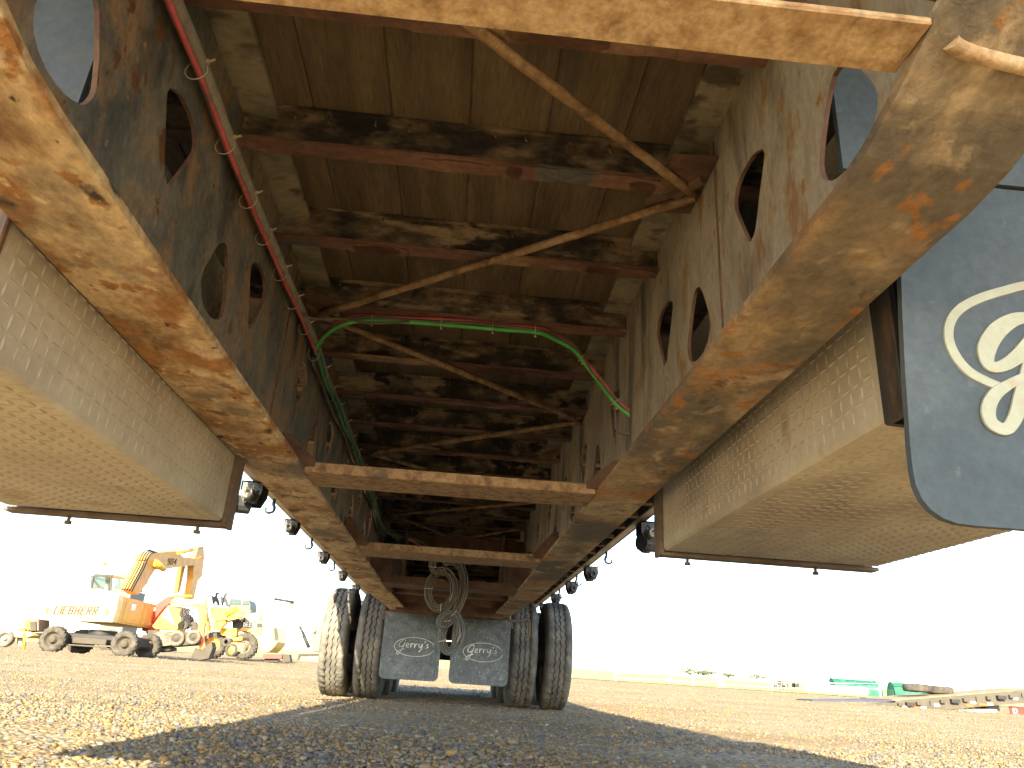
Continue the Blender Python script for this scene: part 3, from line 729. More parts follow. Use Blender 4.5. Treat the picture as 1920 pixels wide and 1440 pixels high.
# winches and rope hooks along both rails
def winch(x, y, s, big=1.0, hubm='hub'):
    m = MB()
    for dy in (-.065, .065):
        m.plate([[(-.055, 0), (.055, 0), (.055, -.06), (.03, -.115), (-.03, -.115), (-.055, -.06)]], (0, dy, 0), (1, 0, 0), (0, 0, 1), (0, 1, 0), .006)
    m.box(-.055, .055, -.065, .071, -.008, 0)
    m.box(s * .052 - .004, s * .052 + .004, -.065, .071, -.05, 0)
    o = m.build('winch', M['winch'], T)
    d = MB().lathe([(-.06, .001), (-.06, .024), (.06, .024), (.06, .001)], (0, 0.003, -.075), (0, 1, 0), 14).build('drum', M['winch'], o)
    g = MB()
    pr = []
    for k in range(24):
        r = .042 if k % 2 else .034; a = 2 * PI * k / 24; pr.append((r * math.cos(a), r * math.sin(a)))
    g.plate([pr], (0, -.082, -.075), (1, 0, 0), (0, 0, 1), (0, 1, 0), .010); g.build('ratchet_wheel', M['winch'], o)
    h = MB().lathe([(0, .013), (0, .030), (-.04, .030), (-.046, .026), (-.046, .014), (-.03, .012), (-.03, .0005)], (0, -.083, -.075), (0, 1, 0), 20).build('hub', M[hubm], o)
    MB().bar((-.02, -.075, -.02), (.035, -.08, -.055), .012, .006, (0, 1, 0)).build('pawl', M['winch'], o)
    o.location = (x, y, 1.03); o.scale = (big, big, big)
    return o
for y, b in ((5.72, .88), (7.25, .88), (8.6, .88), (9.9, .88)): winch(-1.262, y, -1, b)
for y, b in ((6.95, 1.05), (8.1, 1.05), (9.35, 1.0), (10.6, 1.)): winch(1.225, y, 1, b, 'winch')
# the two big webbing winches with drum housings
for x, y, s in ((-1.27, 4.58, -1), (1.23, 4.85, 1)):
    o = winch(x, y, s, 1.15, 'hub')
    m = MB().lathe([(0, .001), (0, .052), (.02, .060), (.05, .060), (.06, .048), (.13, .044), (.14, .001)], (0, .0, 0), (1, 0, 0), 12, False)
    h = m.build('strap_housing', M['dark'], o); h.location = (-.05 if s > 0 else -.13, -.04, -.115); h.rotation_euler = (.3, 0, .5)
    h['label'] = 'dark plastic strap housing hanging below the winch'
MB().box(-1.34, -1.24, 3.9, 4.02, .94, 1.028, .004).build('light_box', M['dark'], T)
def hook(x, y, s):
    m = MB().tube(smoothpath([(0, 0, 0), (0, 0, -.04), (s * .01, 0, -.065), (s * .005, 0, -.09), (-s * .025, 0, -.10), (-s * .045, 0, -.085), (-s * .043, 0, -.068)], 5), [.011] * 12 + [.009 - .0001 * i for i in range(19)], 7)
    o = m.build('rope_hook', M['winch'], T); o.location = (x, y, 1.035)
for y in (4.98, 6.45, 7.8): hook(-1.243, y, 1)
for y in (6.05, 7.55, 8.8): hook(1.19, y, -1)

# tool boxes in tread plate, one outside each beam
lug = MB()
def lugs(m, o, u, v, w, lu, lv, pitch=.0315):
    o = Vector(o); u = Vector(u); v = Vector(v); w = Vector(w)
    nu, nv = int(lu / pitch), int(lv / pitch)
    for i in range(2 * nu):
        for j in range(2 * nv):
            if (i + j) % 2: continue
            a, b = ((u, v) if i % 2 else (v, u))
            c = o + u * (pitch * (i + 1) / 2) + v * (pitch * (j + 1) / 2)
            L, W, H = .0125, .0030, .0017
            P = [c - a * L, c + a * L, c - a * L * .45 - b * W, c + a * L * .45 - b * W, c + a * L * .45 + b * W, c - a * L * .45 + b * W, c - a * L * .4 + w * H, c + a * L * .4 + w * H]
            m.add(P, [(0, 2, 6), (0, 6, 5), (2, 3, 7, 6), (3, 1, 7), (1, 4, 7), (4, 5, 6, 7)])
def toolbox(x0, x1, y0, y1, z0, z1, s, label):
    """x0 inner side, x1 outer side"""
    a, b = sorted((x0, x1))
    o = MB().box(a, b, y0, y1, z0, z1, .006).build('tool_box', M['tread'], T); o['label'] = label
    m = MB()
    xs_ = x0 + (-s) * .0002
    lugs(m, (xs_, y0 + .01, z0 + .012), (0, 1, 0), (0, 0, 1), (-s, 0, 0), y1 - y0 - .02, z1 - z0 - .02)
    lugs(m, (a + .01, y0 + .01, z0 - .0002), (1, 0, 0), (0, 1, 0), (0, 0, -1), b - a - .02, y1 - y0 - .02)
    tag(m.build('tread_lugs', M['lug'], o), kind='stuff')
    m = MB()
    m.box(a - .006, b + .006, y1 + .001, y1 + .045, z0 - .012, z0 - .001, .002)
    m.box(a - .006, b + .006, y1 + .035, y1 + .045, z0 - .001, z0 + .04, .002)
    i0_, i1_ = sorted((x0 - s * .010, x0 + s * .002)); m.box(i0_, i1_, y1 - .004, y1 + .062, z0 - .012, z1 + .02, .002)
    m.build('trim_angle', M['trim'], o)
    for f in (.12, .72):
        xx = x0 + (x1 - x0) * f
        MB().lathe([(0, .0005), (0, .0045), (-.016, .0045), (-.016, .009), (-.024, .009), (-.024, .0005)][::1], (xx, y1 + .02, z0 - .008), (0, 0, 1), 8, False).build('bolt', M['trim'], o)
    return o
MB().box(-.70, -.600, .846, .856, .34, .95, .002).build('hanger_post', M['blackrust'], T)
toolbox(-.603, -1.135, .86, 1.94, .334, .86, -1, 'left tread plate tool box hanging outside the left beam')
toolbox(.573, 1.195, .93, 2.09, .370, .90, 1, 'right tread plate tool box behind the large mud flap')
# post at the near end of the right box
m = MB()
m.plate([[(.560, .352), (.600, .350), (.640, .40), (.640, .95), (.560, .95)]], (0, .905, 0), (1, 0, 0), (0, 0, 1), (0, 1, 0), .010)
m.box(.556, .566, .865, .915, .352, .95, .002)
m.tube([(.585, .893, .36), (.583, .893, .95)], .014, 10)
m.build('hanger_post', M['blackrust'], T)
# large mud flap, right, close to the camera
def flap_outline(x0, x1, z0, z1, r, n=7):
    L = [(x0, z1)]
    L += [(x0 + r - r * math.cos(a), z0 + r - r * math.sin(a)) for a in [PI / 2 * k / n for k in range(n + 1)]]
    L += [(x1 - r + r * math.sin(a), z0 + r - r * math.cos(a)) for a in [PI / 2 * k / n for k in range(n + 1)]]
    return L + [(x1, z1)]
fo = [(0.549,0.53),(0.542,0.462),(0.535,0.387),(0.531,0.33),(0.528,0.296),(0.527,0.263),(0.528,0.244),(0.533,0.228),(0.542,0.216),(0.555,0.207),(0.572,0.202),(0.594,0.201),(0.619,0.201),(0.652,0.201)]
fo = [(fo[0][0] + .018, .686)] + fo + [(1.06, .198), (1.10, .205), (1.13, .24), (1.14, .30), (1.14, .686)]
fl = MB().plate([fo], (0, .82, 0), (1, 0, 0), (0, 0, 1), (0, 1, 0), .010).build('mud_flap', M['flap'], T)
fl['label'] = 'large grey mud flap with cream script emblem, close on the right'
MB().plate([[(.487, .692), (1.14, .692), (1.14, 1.0), (.487, 1.0)]], (0, .818, 0), (1, 0, 0), (0, 0, 1), (0, 1, 0), .010).build('flap_hanger', M['flap'], fl)
MB().box(.55, 1.14, .834, .85, .66, .72).build('flap_bracket', M['dark'], fl)
def ribbon(m, pts, w, o, t=.0022, fr='flap'):
    """flat raised stroke of varying width"""
    P = smoothpath([(a, 0, b) for a, b in pts], 8)
    W = w if isinstance(w, (list, tuple)) else [w] * len(pts)
    Ws = [float(np.interp(i / (len(P) - 1), np.linspace(0, 1, len(W)), W)) for i in range(len(P))]
    V = []
    for i, p in enumerate(P):
        d = (P[min(i + 1, len(P) - 1)] - P[max(i - 1, 0)]).normalized(); n = Vector((-d.z, 0, d.x))
        for q in (1, -1):
            for k in (0, 1):
                V.append(Vector((p.x, o - k * t - (i * .00001 if k else 0), p.z)) + n * q * (Ws[i] / 2 - k * .0006))
    F = []
    for i in range(len(P) - 1):
        a = i * 4
        F += [(a + 1, a + 3, a + 7, a + 5), (a, a + 1, a + 5, a + 4), (a + 2, a + 6, a + 7, a + 3)]
    e = (len(P) - 1) * 4
    F += [(0, 2, 3, 1), (e, e + 1, e + 3, e + 2)]
    m.add(V, F)
m = MB()
oval = [(0.663,0.378),(0.64,0.385),(0.618,0.397),(0.604,0.417),(0.599,0.441),(0.605,0.465),(0.622,0.486),(0.651,0.504),(0.687,0.519),(0.726,0.532)]
oval += [(.80, .545), (.90, .535), (1.0, .50), (1.04, .455), (1.0, .41), (.90, .375), (.80, .36), (.735, .362)]
ribbon(m, oval, [.011, .013, .014, .014, .013, .013] + [.013] * 12, .8198)
ribbon(m, [(0.72,0.483),(0.693,0.477),(0.666,0.458),(0.647,0.431),(0.645,0.41),(0.657,0.406),(0.678,0.417),(0.704,0.44),(0.722,0.461)], [.014, .019, .024, .025, .018, .015, .018, .022, .022], .8192)
ribbon(m, [(0.728,0.472),(0.715,0.441),(0.696,0.402),(0.68,0.368),(0.666,0.339),(0.651,0.323),(0.635,0.329),(0.633,0.346),(0.645,0.367),(0.668,0.384),(0.695,0.398),(0.723,0.412)], [.02, .022, .021, .02, .018, .016, .018, .019, .017, .013, .012, .011], .8186)
gx = .745
for pts in ([(0, .06), (.05, .075), (.055, .10), (.025, .105), (.005, .07), (.02, .035), (.06, .04)], [(.09, .11), (.095, .04), (.10, .09), (.125, .105)], [(.155, .11), (.16, .04), (.165, .09), (.19, .105)], [(.215, .11), (.215, .06), (.24, .05), (.26, .11), (.255, .05), (.235, -.03), (.205, -.01)], [(.285, .15), (.28, .125)], [(.33, .10), (.31, .095), (.32, .065), (.325, .045), (.295, .045)]):
    ribbon(m, [(gx + a, .385 + b * .85) for a, b in pts], [.010, .014, .010], .8182 - a * .001)
    gx += .0
m.build('script_emblem', M['emblem'], fl)
m = MB()
fm2 = [(0.751,0.759),(0.756,0.75),(0.752,0.74),(0.748,0.747)]
fplate(m, 'flap', [fm2], .003, -.0042)
m.build('flap_lettering', M['black'], fl)
lf = MB().plate([flap_outline(-1.14, -.555, .60, 1.02, .03)], (0, .83, 0), (1, 0, 0), (0, 0, 1), (0, 1, 0), .010).build('mud_flap', M['flap'], T)
lf['label'] = 'left front mud flap seen through the first hole of the left web'

# rear mud flaps with the shop script, left one worn back to front
def small_flap(x0, x1, z0, z1, mirror, label):
    o = MB().plate([flap_outline(x0, x1, z0, z1, .05)], (0, 7.35, 0), (1, 0, 0), (0, 0, 1), (0, 1, 0), .010).build('mud_flap', M['flap2'], T)
    o['label'] = label
    m = MB(); cx, cz = (x0 + x1) / 2 + (.03 if not mirror else .02), (z0 + z1) / 2 - .005; rx, rz = .185, .082
    el = [(cx + rx * math.cos(a), cz + rz * math.sin(a)) for a in [PI * .10 + 2 * PI * k / 26 for k in range(25)]]
    ribbon(m, el, .0045, 7.3498)
    q = -1 if mirror else 1
    def S_(pts, w=.008):
        if x0 < -.3 and pts[0][0] < .10: w *= .55
        if x0 > -.3 and pts[0][0] > .15: w *= .55
        ribbon(m, [(cx + q * (a - .16), cz + b - .05) for a, b in pts], w, 7.3494)
    S_([(.075, .095), (.06, .11), (.03, .09), (.015, .06), (.03, .045), (.06, .06), (.07, .085), (.05, .03), (.02, -.02), (.0, -.015), (.02, .01), (.07, .03)], .0085)
    S_([(.08, .055), (.105, .065), (.10, .08), (.085, .07), (.085, .045), (.11, .045)])
    S_([(.125, .08), (.125, .045), (.13, .07), (.15, .08)]); S_([(.16, .08), (.16, .045), (.168, .07), (.185, .08)])
    S_([(.20, .08), (.20, .055), (.215, .05), (.23, .08), (.22, .03), (.20, .01)]); S_([(.255, .105), (.25, .09)]); S_([(.285, .08), (.27, .072), (.285, .055), (.262, .045)])
    m.build('script_emblem', M['emblem2'], o)
    m = MB(); e = .035
    for a, b in (((x0 + e, z0 + e), (x0 + e, z1 - .07)), ((x0 + e, z0 + e), (x1 - e, z0 + e)), ((x1 - e, z0 + e), (x1 - e, z1 - .07)), ((x0 + e, z1 - .07), (x1 - e, z1 - .07))):
        m.bar((a[0], 7.349, a[1]), (b[0], 7.349, b[1]), .003, .003, (0, 1, 0))
    m.build('moulded_border', M['flap'], o)
    for f in (.1, .38, .68, .93):
        MB().lathe([(0, .0005), (0, .009), (-.008, .009), (-.008, .0005)], (x0 + (x1 - x0) * f, 7.35, z1 - .03), (0, 1, 0), 8, False).build('bolt', M['brace'], o)
small_flap(-.632, -.093, -.036, .545, False, 'left rear mud flap with worn oval script emblem')
small_flap(.003, .545, -.04, .535, False, 'right rear mud flap with worn oval script emblem')
MB().box(-.66, .57, 7.365, 7.40, .47, .56, .004).build('flap_bar', M['gusset'], T)
# bent bracket rod beside the right flap
MB().tube(smoothpath([(.50, 6.9, .58), (.50, 6.9, .52), (.53, 6.9, .505), (.62, 6.9, .52), (.66, 6.9, .525), (.675, 6.9, .50), (.68, 6.9, .42), (.675, 6.9, .385), (.645, 6.9, .385)], 5), .012, 8).build('bent_rod', M['hose'], T)
MB().box(.70, .71, 6.88, 6.96, .39, .60).build('bracket_plate', M['lgrey'], T)

# wheels: three axles of dual tyres
R_T = .527
def tyre_mesh():
    n = 252; hw = .132; m = MB()
    prof = [(-hw * .78, .285, 0), (-hw * .95, .335, 0), (-hw * 1.05, .41, 0), (-hw * 1.0, .475, 0), (-hw * .88, .508, 0), (-hw * .80, .519, 0)]
    body = []
    gs = (-.05, 0, .05)
    cols = [(-hw * .80, .519, 0)]
    for g in gs:
        cols += [(g - .0068, .5265, 1), (g - .0050, .507, 1), (g + .0050, .507, 1), (g + .0068, .5265, 1)]
    cols += [(hw * .80, .519, 0)]
    full = prof[:-1] + cols + [(-a, b, c) for a, b, c in prof[:-1]][::-1]
    V = []; K = len(full)
    for i in range(n):
        a = 2 * PI * i / n
        zz = (0, .67, 1, 0, -.67, -1)[i % 6] * .0075
        for j, (x, r, g) in enumerate(full):
            xx = x + (zz if g else 0)
            rr = r
            if abs(abs(x) - hw * .80) < 1e-6 and i % 6 == 0: rr = r - .012
            V.append((xx, math.sin(a) * rr, math.cos(a) * rr))
    F = []
    for i in range(n):
        for j in range(K - 1):
            F.append((i * K + j, i * K + j + 1, ((i + 1) % n) * K + j + 1, ((i + 1) % n) * K + j))
    m.add(V, F)
    m.sm = [not (6 <= (q % (K - 1)) < K - 8) for q in range(len(F))]
    return m.mesh('tyre', M['tyre'])
def rim_mesh():
    m = MB().lathe([(-.115, .30), (-.105, .288), (-.05, .268), (.05, .268), (.105, .288), (.115, .30)], (0, 0, 0), (1, 0, 0), 40)
    out = [(.27 * math.cos(a), .27 * math.sin(a)) for a in [2 * PI * k / 40 for k in range(40)]]
    hs = []
    for k in range(10):
        a = 2 * PI * k / 10; c = (.215 * math.cos(a), .215 * math.sin(a))
        hs.append([(c[0] + .022 * math.cos(t) * math.cos(a) - .030 * math.sin(t) * math.sin(a), c[1] + .022 * math.cos(t) * math.sin(a) + .030 * math.sin(t) * math.cos(a)) for t in [2 * PI * j / 10 for j in range(10)]])
    m.plate([out] + hs, (.0, 0, 0), (0, 1, 0), (0, 0, 1), (1, 0, 0), .010)
    return m.mesh('wheel', M['rim'])
tm, rm = tyre_mesh(), rim_mesh()
for ya in (8.25, 9.55, 10.85):
    for x in (-1.135, -.795, .725, 1.075):
        w = inst('wheel', rm, T, (x, ya, R_T - .236), (random.uniform(0, 6), 0, 0))
        inst('tyre', tm, w)
    MB().lathe([(-1.2, .001), (-1.2, .09), (-.98, .12), (-.6, .12), (-.55, .065), (.50, .065), (.55, .12), (.92, .12), (1.15, .09), (1.15, .001)], (0, ya, R_T - .236), (1, 0, 0), 16).build('axle', M['dark'], T)
MB().box(-1.2, 1.15, 12.3, 12.42, .55, 1.0).build('rear_bumper', M['gusset'], T)

# ================================================================== BACKGROUND MACHINES
def wheel_bg(name, c, r, w, parent, mt='tyred', lugs_=18, hub='grey', axis=(0, 1, 0)):
    """big lugged tyre, axis along y, outer face towards the camera"""
    c = Vector(c)
    m = MB().lathe([(0, r * .56), (-.02, r * .62), (-.03, r * .85), (.0, r * .95), (w * .2, r * .97), (w * .8, r * .97), (w, r * .93), (w, r * .55)], c, axis, 30)
    for k in range(lugs_):
        a = 2 * PI * k / lugs_
        for h, sg in ((w * .27, 1), (w * .73, -1)):
            d = Vector((math.cos(a + .07 * sg), 0, math.sin(a + .07 * sg))); tt = Vector((-d.z, 0, d.x))
            m.obox(c + d * r * .975 + Vector((0, h, 0)), tt, Vector((sg * tt.x * .5, 1, sg * tt.z * .5)), d, r * .055, w * .26, r * .035)
    o = m.build(name, M[mt], parent)
    MB().lathe([(.03, r * .57), (.05, r * .52), (w * .35, r * .48), (w * .35, r * .30), (.02, r * .28), (-.01, r * .22), (-.01, .001)], c, axis, 24).build('rim', M[hub], o)
    return o
# --- wheeled excavator
X = thing('wheeled_excavator', 'yellow wheeled excavator with LIEBHERR lettering and raised boom, left edge of the yard', 'excavator')
wc = [(-15.967,0.39),(-13.145,0.492)]
for (u, z) in wc:
    wheel_bg('wheel', (u, 33, gz(0, 33) + .50), .51, .42, X, 'tyreb')
    wheel_bg('wheel', (u + .15, 35.1, gz(0, 33) + .50), .51, .42, X, 'tyreb')
ua, ub = wc[0][0], wc[1][0]
MB().box(ua - .2, ub + .3, 33.6, 34.9, .42, .80, .03).build('chassis', M['black'], X)
MB().box(ua + .75, ub - .75, 33.15, 33.6, .40, .62, .02).build('step_box', M['grey'], X)
MB().box(ua + .65, ub - .65, 33.10, 33.5, .30, .36, .01).build('step', M['grey'], X)
for u in (ua, ub): MB().box(u - .12, u + .12, 33.3, 35.1, .36, .60).build('axle', M['grey'], X)
MB().lathe([(0, .55), (.18, .55)], ((ua + ub) / 2, 34.2, .80), (0, 0, 1), 20).build('slew_ring', M['black'], X)
cw = [(-16.444,1.215),(-16.532,1.552),(-16.602,1.913),(-16.543,2.143),(-15.951,2.245),(-14.461,2.348),(-13.779,2.374),(-13.755,1.779),(-13.779,1.299)]
m = MB(); fplate(m, 'ex', [cw], .5, -.1); c_ = m.build('counterweight', M['cream'], X)
sp_ = [(-13.777,1.291),(-13.777,2.366)]
x2 = sp_[0][0] + .05; x3 = sp_[1][0]
m = MB()
zt, zb_ = sp_[1][1] - .03, sp_[0][1]
m.plate([[(33.42, zb_), (33.42, zt), (37.2, zt), (37.9, zt - .5), (37.9, zb_)]], (x2 - 2.2, 0, 0), (0, 1, 0), (0, 0, 1), (1, 0, 0), 2.2)
h_ = m.build('house_body', M['ochre'], X)
for y0_, y1_ in ((33.75, 35.7), (35.75, 37.2)):
    MB().box(x2, x2 + .02, y0_, y1_, zb_ + .06, zt - .05, .008).build('side_door', M['ochre'], h_)
MB().box(x2 + .02, x2 + .03, 34.35, 34.75, zt - .45, zt - .2).build('notice', M['white'], h_)
hood = [(-16.193,2.22),(-16.083,2.422),(-14.535,2.55),(-14.461,2.348)]
m = MB(); fplate(m, 'ex', [hood], 1.6, .5); m.build('engine_hood', M['white'], X)
cabf = [(-15.001,2.497),(-15.074,3.014),(-14.993,3.104),(-14.285,3.133),(-14.199,2.908),(-14.16,2.555)]
cabw = [(-14.94,2.584),(-14.971,3.021),(-14.316,3.089),(-14.221,2.634)]
m = MB(); fplate(m, 'ex', [cabf, cabw], .08, 2.4); fplate(m, 'ex', [cabf, cabw], .08, 3.9)
for q in (0, 1, 3, 5):
    a = fp('ex', cabf[q], 2.4); b = fp('ex', cabf[q], 3.98); m.bar(a, b, .07, .07)
cb = m.build('cab', M['cabg'], X)
c0 = fp('ex', cabf[1], 2.4); c1_ = fp('ex', cabf[3], 2.4)
MB().box(c0.x - .03, c1_.x + .05, 35.35, 37.0, c1_.z + .005, c1_.z + .05, .01).build('cab_roof', M['white'], cb)
m = MB(); fplate(m, 'ex', [cabw], .02, 3.85); m.build('window_pane', M['glass'], cb)
m = MB().tube([fp('ex', q, 1.4) for q in [(-14.277,2.36),(-14.329,2.564),(-14.412,2.725)]], .12, 12); m.build('exhaust', M['lgrey'], X)
m = MB().lathe([(0, .001), (0, .09), (.14, .07), (.18, .001)], fp('ex', [(-14.653,3.501)][0], 3), (0, 0, 1), 10); m.build('beacon', M['amber'], X)
MB().tube([fp('ex', q, 3) for q in [(-14.653,3.501),(-14.546,3.114)]], .015, 5).build('beacon_pole', M['white'], X)
for q in [(-16.385,1.582),(-14.033,1.65)]:
    m = MB().box(q[0] - .055, q[0] + .055, 32.88, 32.899, q[1] - .11, q[1] + .11); m.build('reflector', M['amber'], X)
t0, t1 = [(-16.104,1.459),(-14.418,1.539)]
block('maker_lettering', 'LIEBHERR', (t0[0], 32.893, t0[1]), (t1[0], 32.893, t1[1]), .29, (0, 1, 0), M['letters'], X)
t0, t1 = [(-15.669,1.895),(-15.014,1.919)]
block('model_numerals', '904', (t0[0], 32.893, t0[1]), (t1[0], 32.893, t1[1]), .28, (0, 1, 0), M['fadedtext'], X)
# boom on an oblique plane
bm1 = [(0.602,4.184),(1.007,4.539),(1.863,4.725),(3.487,5.064),(4.538,4.911),(6.154,5.103),(6.633,5.29),(6.713,4.878),(4.767,4.488),(2.529,4.019),(2.045,3.952)]
bm2 = [(-0.068,2.826),(0.295,3.38),(0.675,4.147),(1.181,4.419),(1.999,4.145),(1.725,3.809),(1.219,3.115),(0.774,2.663)]
m = MB(); fplate(m, 'boom', [bm1], .5, 0); bo = m.build('boom', M['ochre2'], X)
m = MB(); fplate(m, 'boom', [bm2], .48, .01); m.build('boom_foot', M['ochre2'], X)
st_ = [(6.174,5.726),(6.851,5.84),(7.213,5.322),(7.445,4.356),(7.037,4.022),(6.993,3.048),(6.394,2.988),(6.36,4.077),(6.003,4.858)]
m = MB(); fplate(m, 'boom', [st_], .35, .08); m.build('stick', M['ochre2'], X)
lk = [(5.583,4.604),(6.074,4.729),(6.055,3.358),(5.802,3.197)]
m = MB(); fplate(m, 'boom', [lk], .2, .5); m.build('bucket_link', M['ochre2'], X)
for a, b, r, mm, nm in (('288', 0, 0, 0, 0),):
    pass
cy = [(1.886,3.93),(1.398,4.009),(2.341,4.043),(1.638,4.291)]
MB().tube([fp('boom', q, -.1) for q in [(1.416,4.184),(2.395,4.05)]], .16, 10).build('boom_cylinder', M['yellow'], X)
MB().tube([fp('boom', q, -.1) for q in [(3.526,4.991),(5.091,5.379)]], .10, 10).build('stick_cylinder', M['yellow'], X)
MB().tube([fp('boom', q, -.1) for q in [(5.028,5.369),(6.336,5.696)]], .035, 8).build('cylinder_rod', M['rim'], X)
MB().tube([fp('boom', q, .25) for q in [(1.988,3.845),(1.757,3.227)]], .035, 8).build('cylinder_rod', M['rim'], X)
for k in range(4):
    P = [(238 + k * 5, 1105), (250 + k * 5, 1075), (262 + k * 4, 1045), (267 + k * 4, 1033), (275 + k * 4, 1029), (288 + k * 3, 1035)]
    base = [(-0.821,2.695),(-0.524,3.229),(-0.218,3.78),(-0.083,4.199),(0.123,4.494),(0.674,4.656)]
    MB().tube(smoothpath([fp('boom', (q[0] + .22 * k, q[1] + .01), -.12) for q in base], 4), .028, 6).build('hydraulic_hose', M['black'], X)
n0 = [(2.843,4.317),(3.813,4.457)]
block('boom_numerals', '904', fp('boom', n0[0], -.012), fp('boom', n0[1], -.012), .26, (-math.sin(FR['boom'][2]), math.cos(FR['boom'][2]), 0), M['letters'], X)

# --- grey cab of a machine behind
B = thing('parked_backhoe', 'grey-topped cab with blue tinted glass just behind the raised boom', 'backhoe')
cf_ = [(-22.126,4.072),(-22.208,4.792),(-22.192,5.126),(-21.472,5.177),(-21.296,5.056),(-21.054,4.147)]
m = MB(); fplate(m, 'bk', [cf_], 2.0); m.build('cab', M['lgrey'], B)
m = MB(); fplate(m, 'bk', [[(-22.118,4.171),(-22.2,4.892),(-21.971,4.908),(-21.782,4.149)]], .03, -.05); m.build('window_pane', M['glass'], B)
m = MB(); fplate(m, 'bk', [[(-21.638,4.238),(-21.735,4.892),(-21.4,4.882),(-21.248,4.265)]], .03, -.05); m.build('window_pane', M['glass'], B)
pb_ = [(-22.255,4.063),(-20.826,4.163)]
MB().box(pb_[0][0], pb_[1][0], 51.6, 54, .9, pb_[0][1], .05).build('body', M['lgrey'], B)
for u in (pb_[0][0] + .6, pb_[1][0] - .6): wheel_bg('wheel', (u, 51.5, .37 + .6), .6, .5, B)

# --- cluster of attachments between excavator and loader
A = thing('yellow_trencher', 'small yellow machine with pale striped hopper and curved orange digging arm beside the excavator', 'trencher')
m = MB(); fplate(m, 'mid', [[(-13.277,1.347),(-13.065,1.804),(-12.807,2.269),(-12.21,2.264),(-12.11,1.601),(-12.211,1.241),(-12.489,1.267),(-13.118,1.248)]], 1.2, .3); m.build('hopper', M['yellow'], A)
m = MB(); fplate(m, 'mid', [[(-13.003,1.83),(-12.792,2.202),(-12.354,1.474)]], .02, .27); m.build('white_stripe', M['white'], A)
m = MB(); fplate(m, 'mid', [[(-12.737,2.363),(-12.691,2.57),(-11.837,2.447),(-11.474,2.472),(-11.224,2.376),(-11.032,2.119),(-11.039,1.494),(-10.965,0.928),(-10.777,0.57),(-10.866,0.456),(-11.08,0.615),(-11.216,1.043),(-11.379,1.916),(-11.55,2.286),(-12.265,2.305)]], .22, 0); m.build('digging_arm', M['orange'], A)
m = MB(); fplate(m, 'mid', [[(-12.641,2.55),(-11.847,2.492),(-11.723,2.342),(-12.456,2.337)]], .3, -.06); m.build('arm_cover', M['cream'], A)
MB().tube([fp('mid', q, -.1) for q in [(-12.692,2.674),(-11.856,2.749)]], .06, 8).build('arm_cylinder', M['yellow'], A)
MB().tube([fp('mid', q, -.12) for q in [(-11.082,2.026),(-10.773,0.984)]], .04, 8).build('cylinder_rod', M['orange'], A)
m = MB(); fplate(m, 'mid', [[(-11.332,2.233),(-11.231,2.738),(-11.014,2.03),(-10.67,1.254),(-10.868,1.329),(-11.195,2.018)]], .2, .25); m.build('bucket_arm', M['yellow'], A)
m = MB(); fplate(m, 'mid', [[(-11.344,0.167),(-11.249,0.561),(-10.969,0.514),(-10.59,0.864),(-10.492,0.609),(-10.582,0.172),(-10.967,0.083)]], .6, -.1); m.build('bucket', M['grey'], A)
m = MB(); fplate(m, 'mid', [[(-13.28,1.171),(-13.108,1.205),(-12.781,1.16),(-11.8,1.224),(-11.226,1.086),(-11.108,0.744),(-12.766,0.508),(-12.993,0.71)]], 1.1, -.3); m.build('undercarriage', M['grey'], A)
for q, r in zip([(-12.13,0.918),(-11.413,1.008)], (.33, .30)):
    m = MB().lathe([(0, r * .55), (-.03, r * .6), (-.05, r), (.12, r), (.12, r * .5)], fp('mid', q, -.42), (0, 1, 0), 22); o_ = m.build('track_roller', M['tyred'], A)
    MB().lathe([(.02, r * .56), (.0, r * .3), (-.06, r * .22), (-.06, .001)], fp('mid', q, -.42), (0, 1, 0), 16).build('hub', M['grey'], o_)
for k, q in enumerate([(-12.062,2.005),(-11.869,1.75),(-11.884,1.505),(-11.683,1.629),(-11.543,1.506),(-12.081,1.47),(-11.434,1.424)]):
    m = MB().lathe([(0, .001), (0, .16), (.2, .18), (.3, .001)], fp('mid', q, .1), (.4 * (k % 3 - 1), 1, .3 * (k % 2)), 9, False); m.build('engine_part', M['black' if k % 2 else 'grey'], A)
for k in range(4):
    q = [(-12.01,2.188),(-11.533,1.462)]
    a = fp('mid', q[0], .1); b = fp('mid', q[1], .1)
    MB().tube(smoothpath([a + Vector((.09 * k - .15, 0, 0)), a.lerp(b, .4) + Vector((.16 * (k - 1.5), -.1, 0)), b + Vector((-.1 * k, 0, 0))], 5), .03, 6).build('hydraulic_hose', M['black'], A)
Rb = thing('red_loader_arm', 'dark red curved loader arm with pale lattice holes, between excavator cab and yellow hopper', 'loader arm')
m = MB(); fplate(m, 'mid', [[(-13.544,1.906),(-13.496,2.087),(-13.208,2.421),(-12.857,2.694),(-12.712,2.659),(-12.719,2.387),(-12.932,2.215),(-13.13,1.889),(-13.317,1.521),(-13.499,1.333),(-13.602,1.768)]], .3, .9); m.build('arm', M['redp'], Rb)
m = MB(); fplate(m, 'mid', [[(-13.451,2.09),(-13.388,2.175),(-13.302,2.078),(-13.355,1.972)]], .02, .86); m.build('decal_plate', M['white'], Rb)
m = MB(); fplate(m, 'mid', [[(-13.672,1.299),(-13.168,1.465),(-12.786,1.38),(-13.349,1.079),(-13.724,1.142)]], .5, .9); m.build('base', M['redp'], Rb)
Dz = thing('grader_blade', 'mud caked grey blade and tyre lying beside the excavator front wheel', 'dozer blade')
m = MB(); fplate(m, 'mid', [[(-13.548,1.154),(-13.154,1.202),(-12.984,0.667),(-12.669,0.471),(-12.325,0.536),(-12.296,0.408),(-12.9,0.305),(-13.262,0.325),(-13.324,0.776)]], .9, -.2); m.build('blade', M['grey'], Dz)
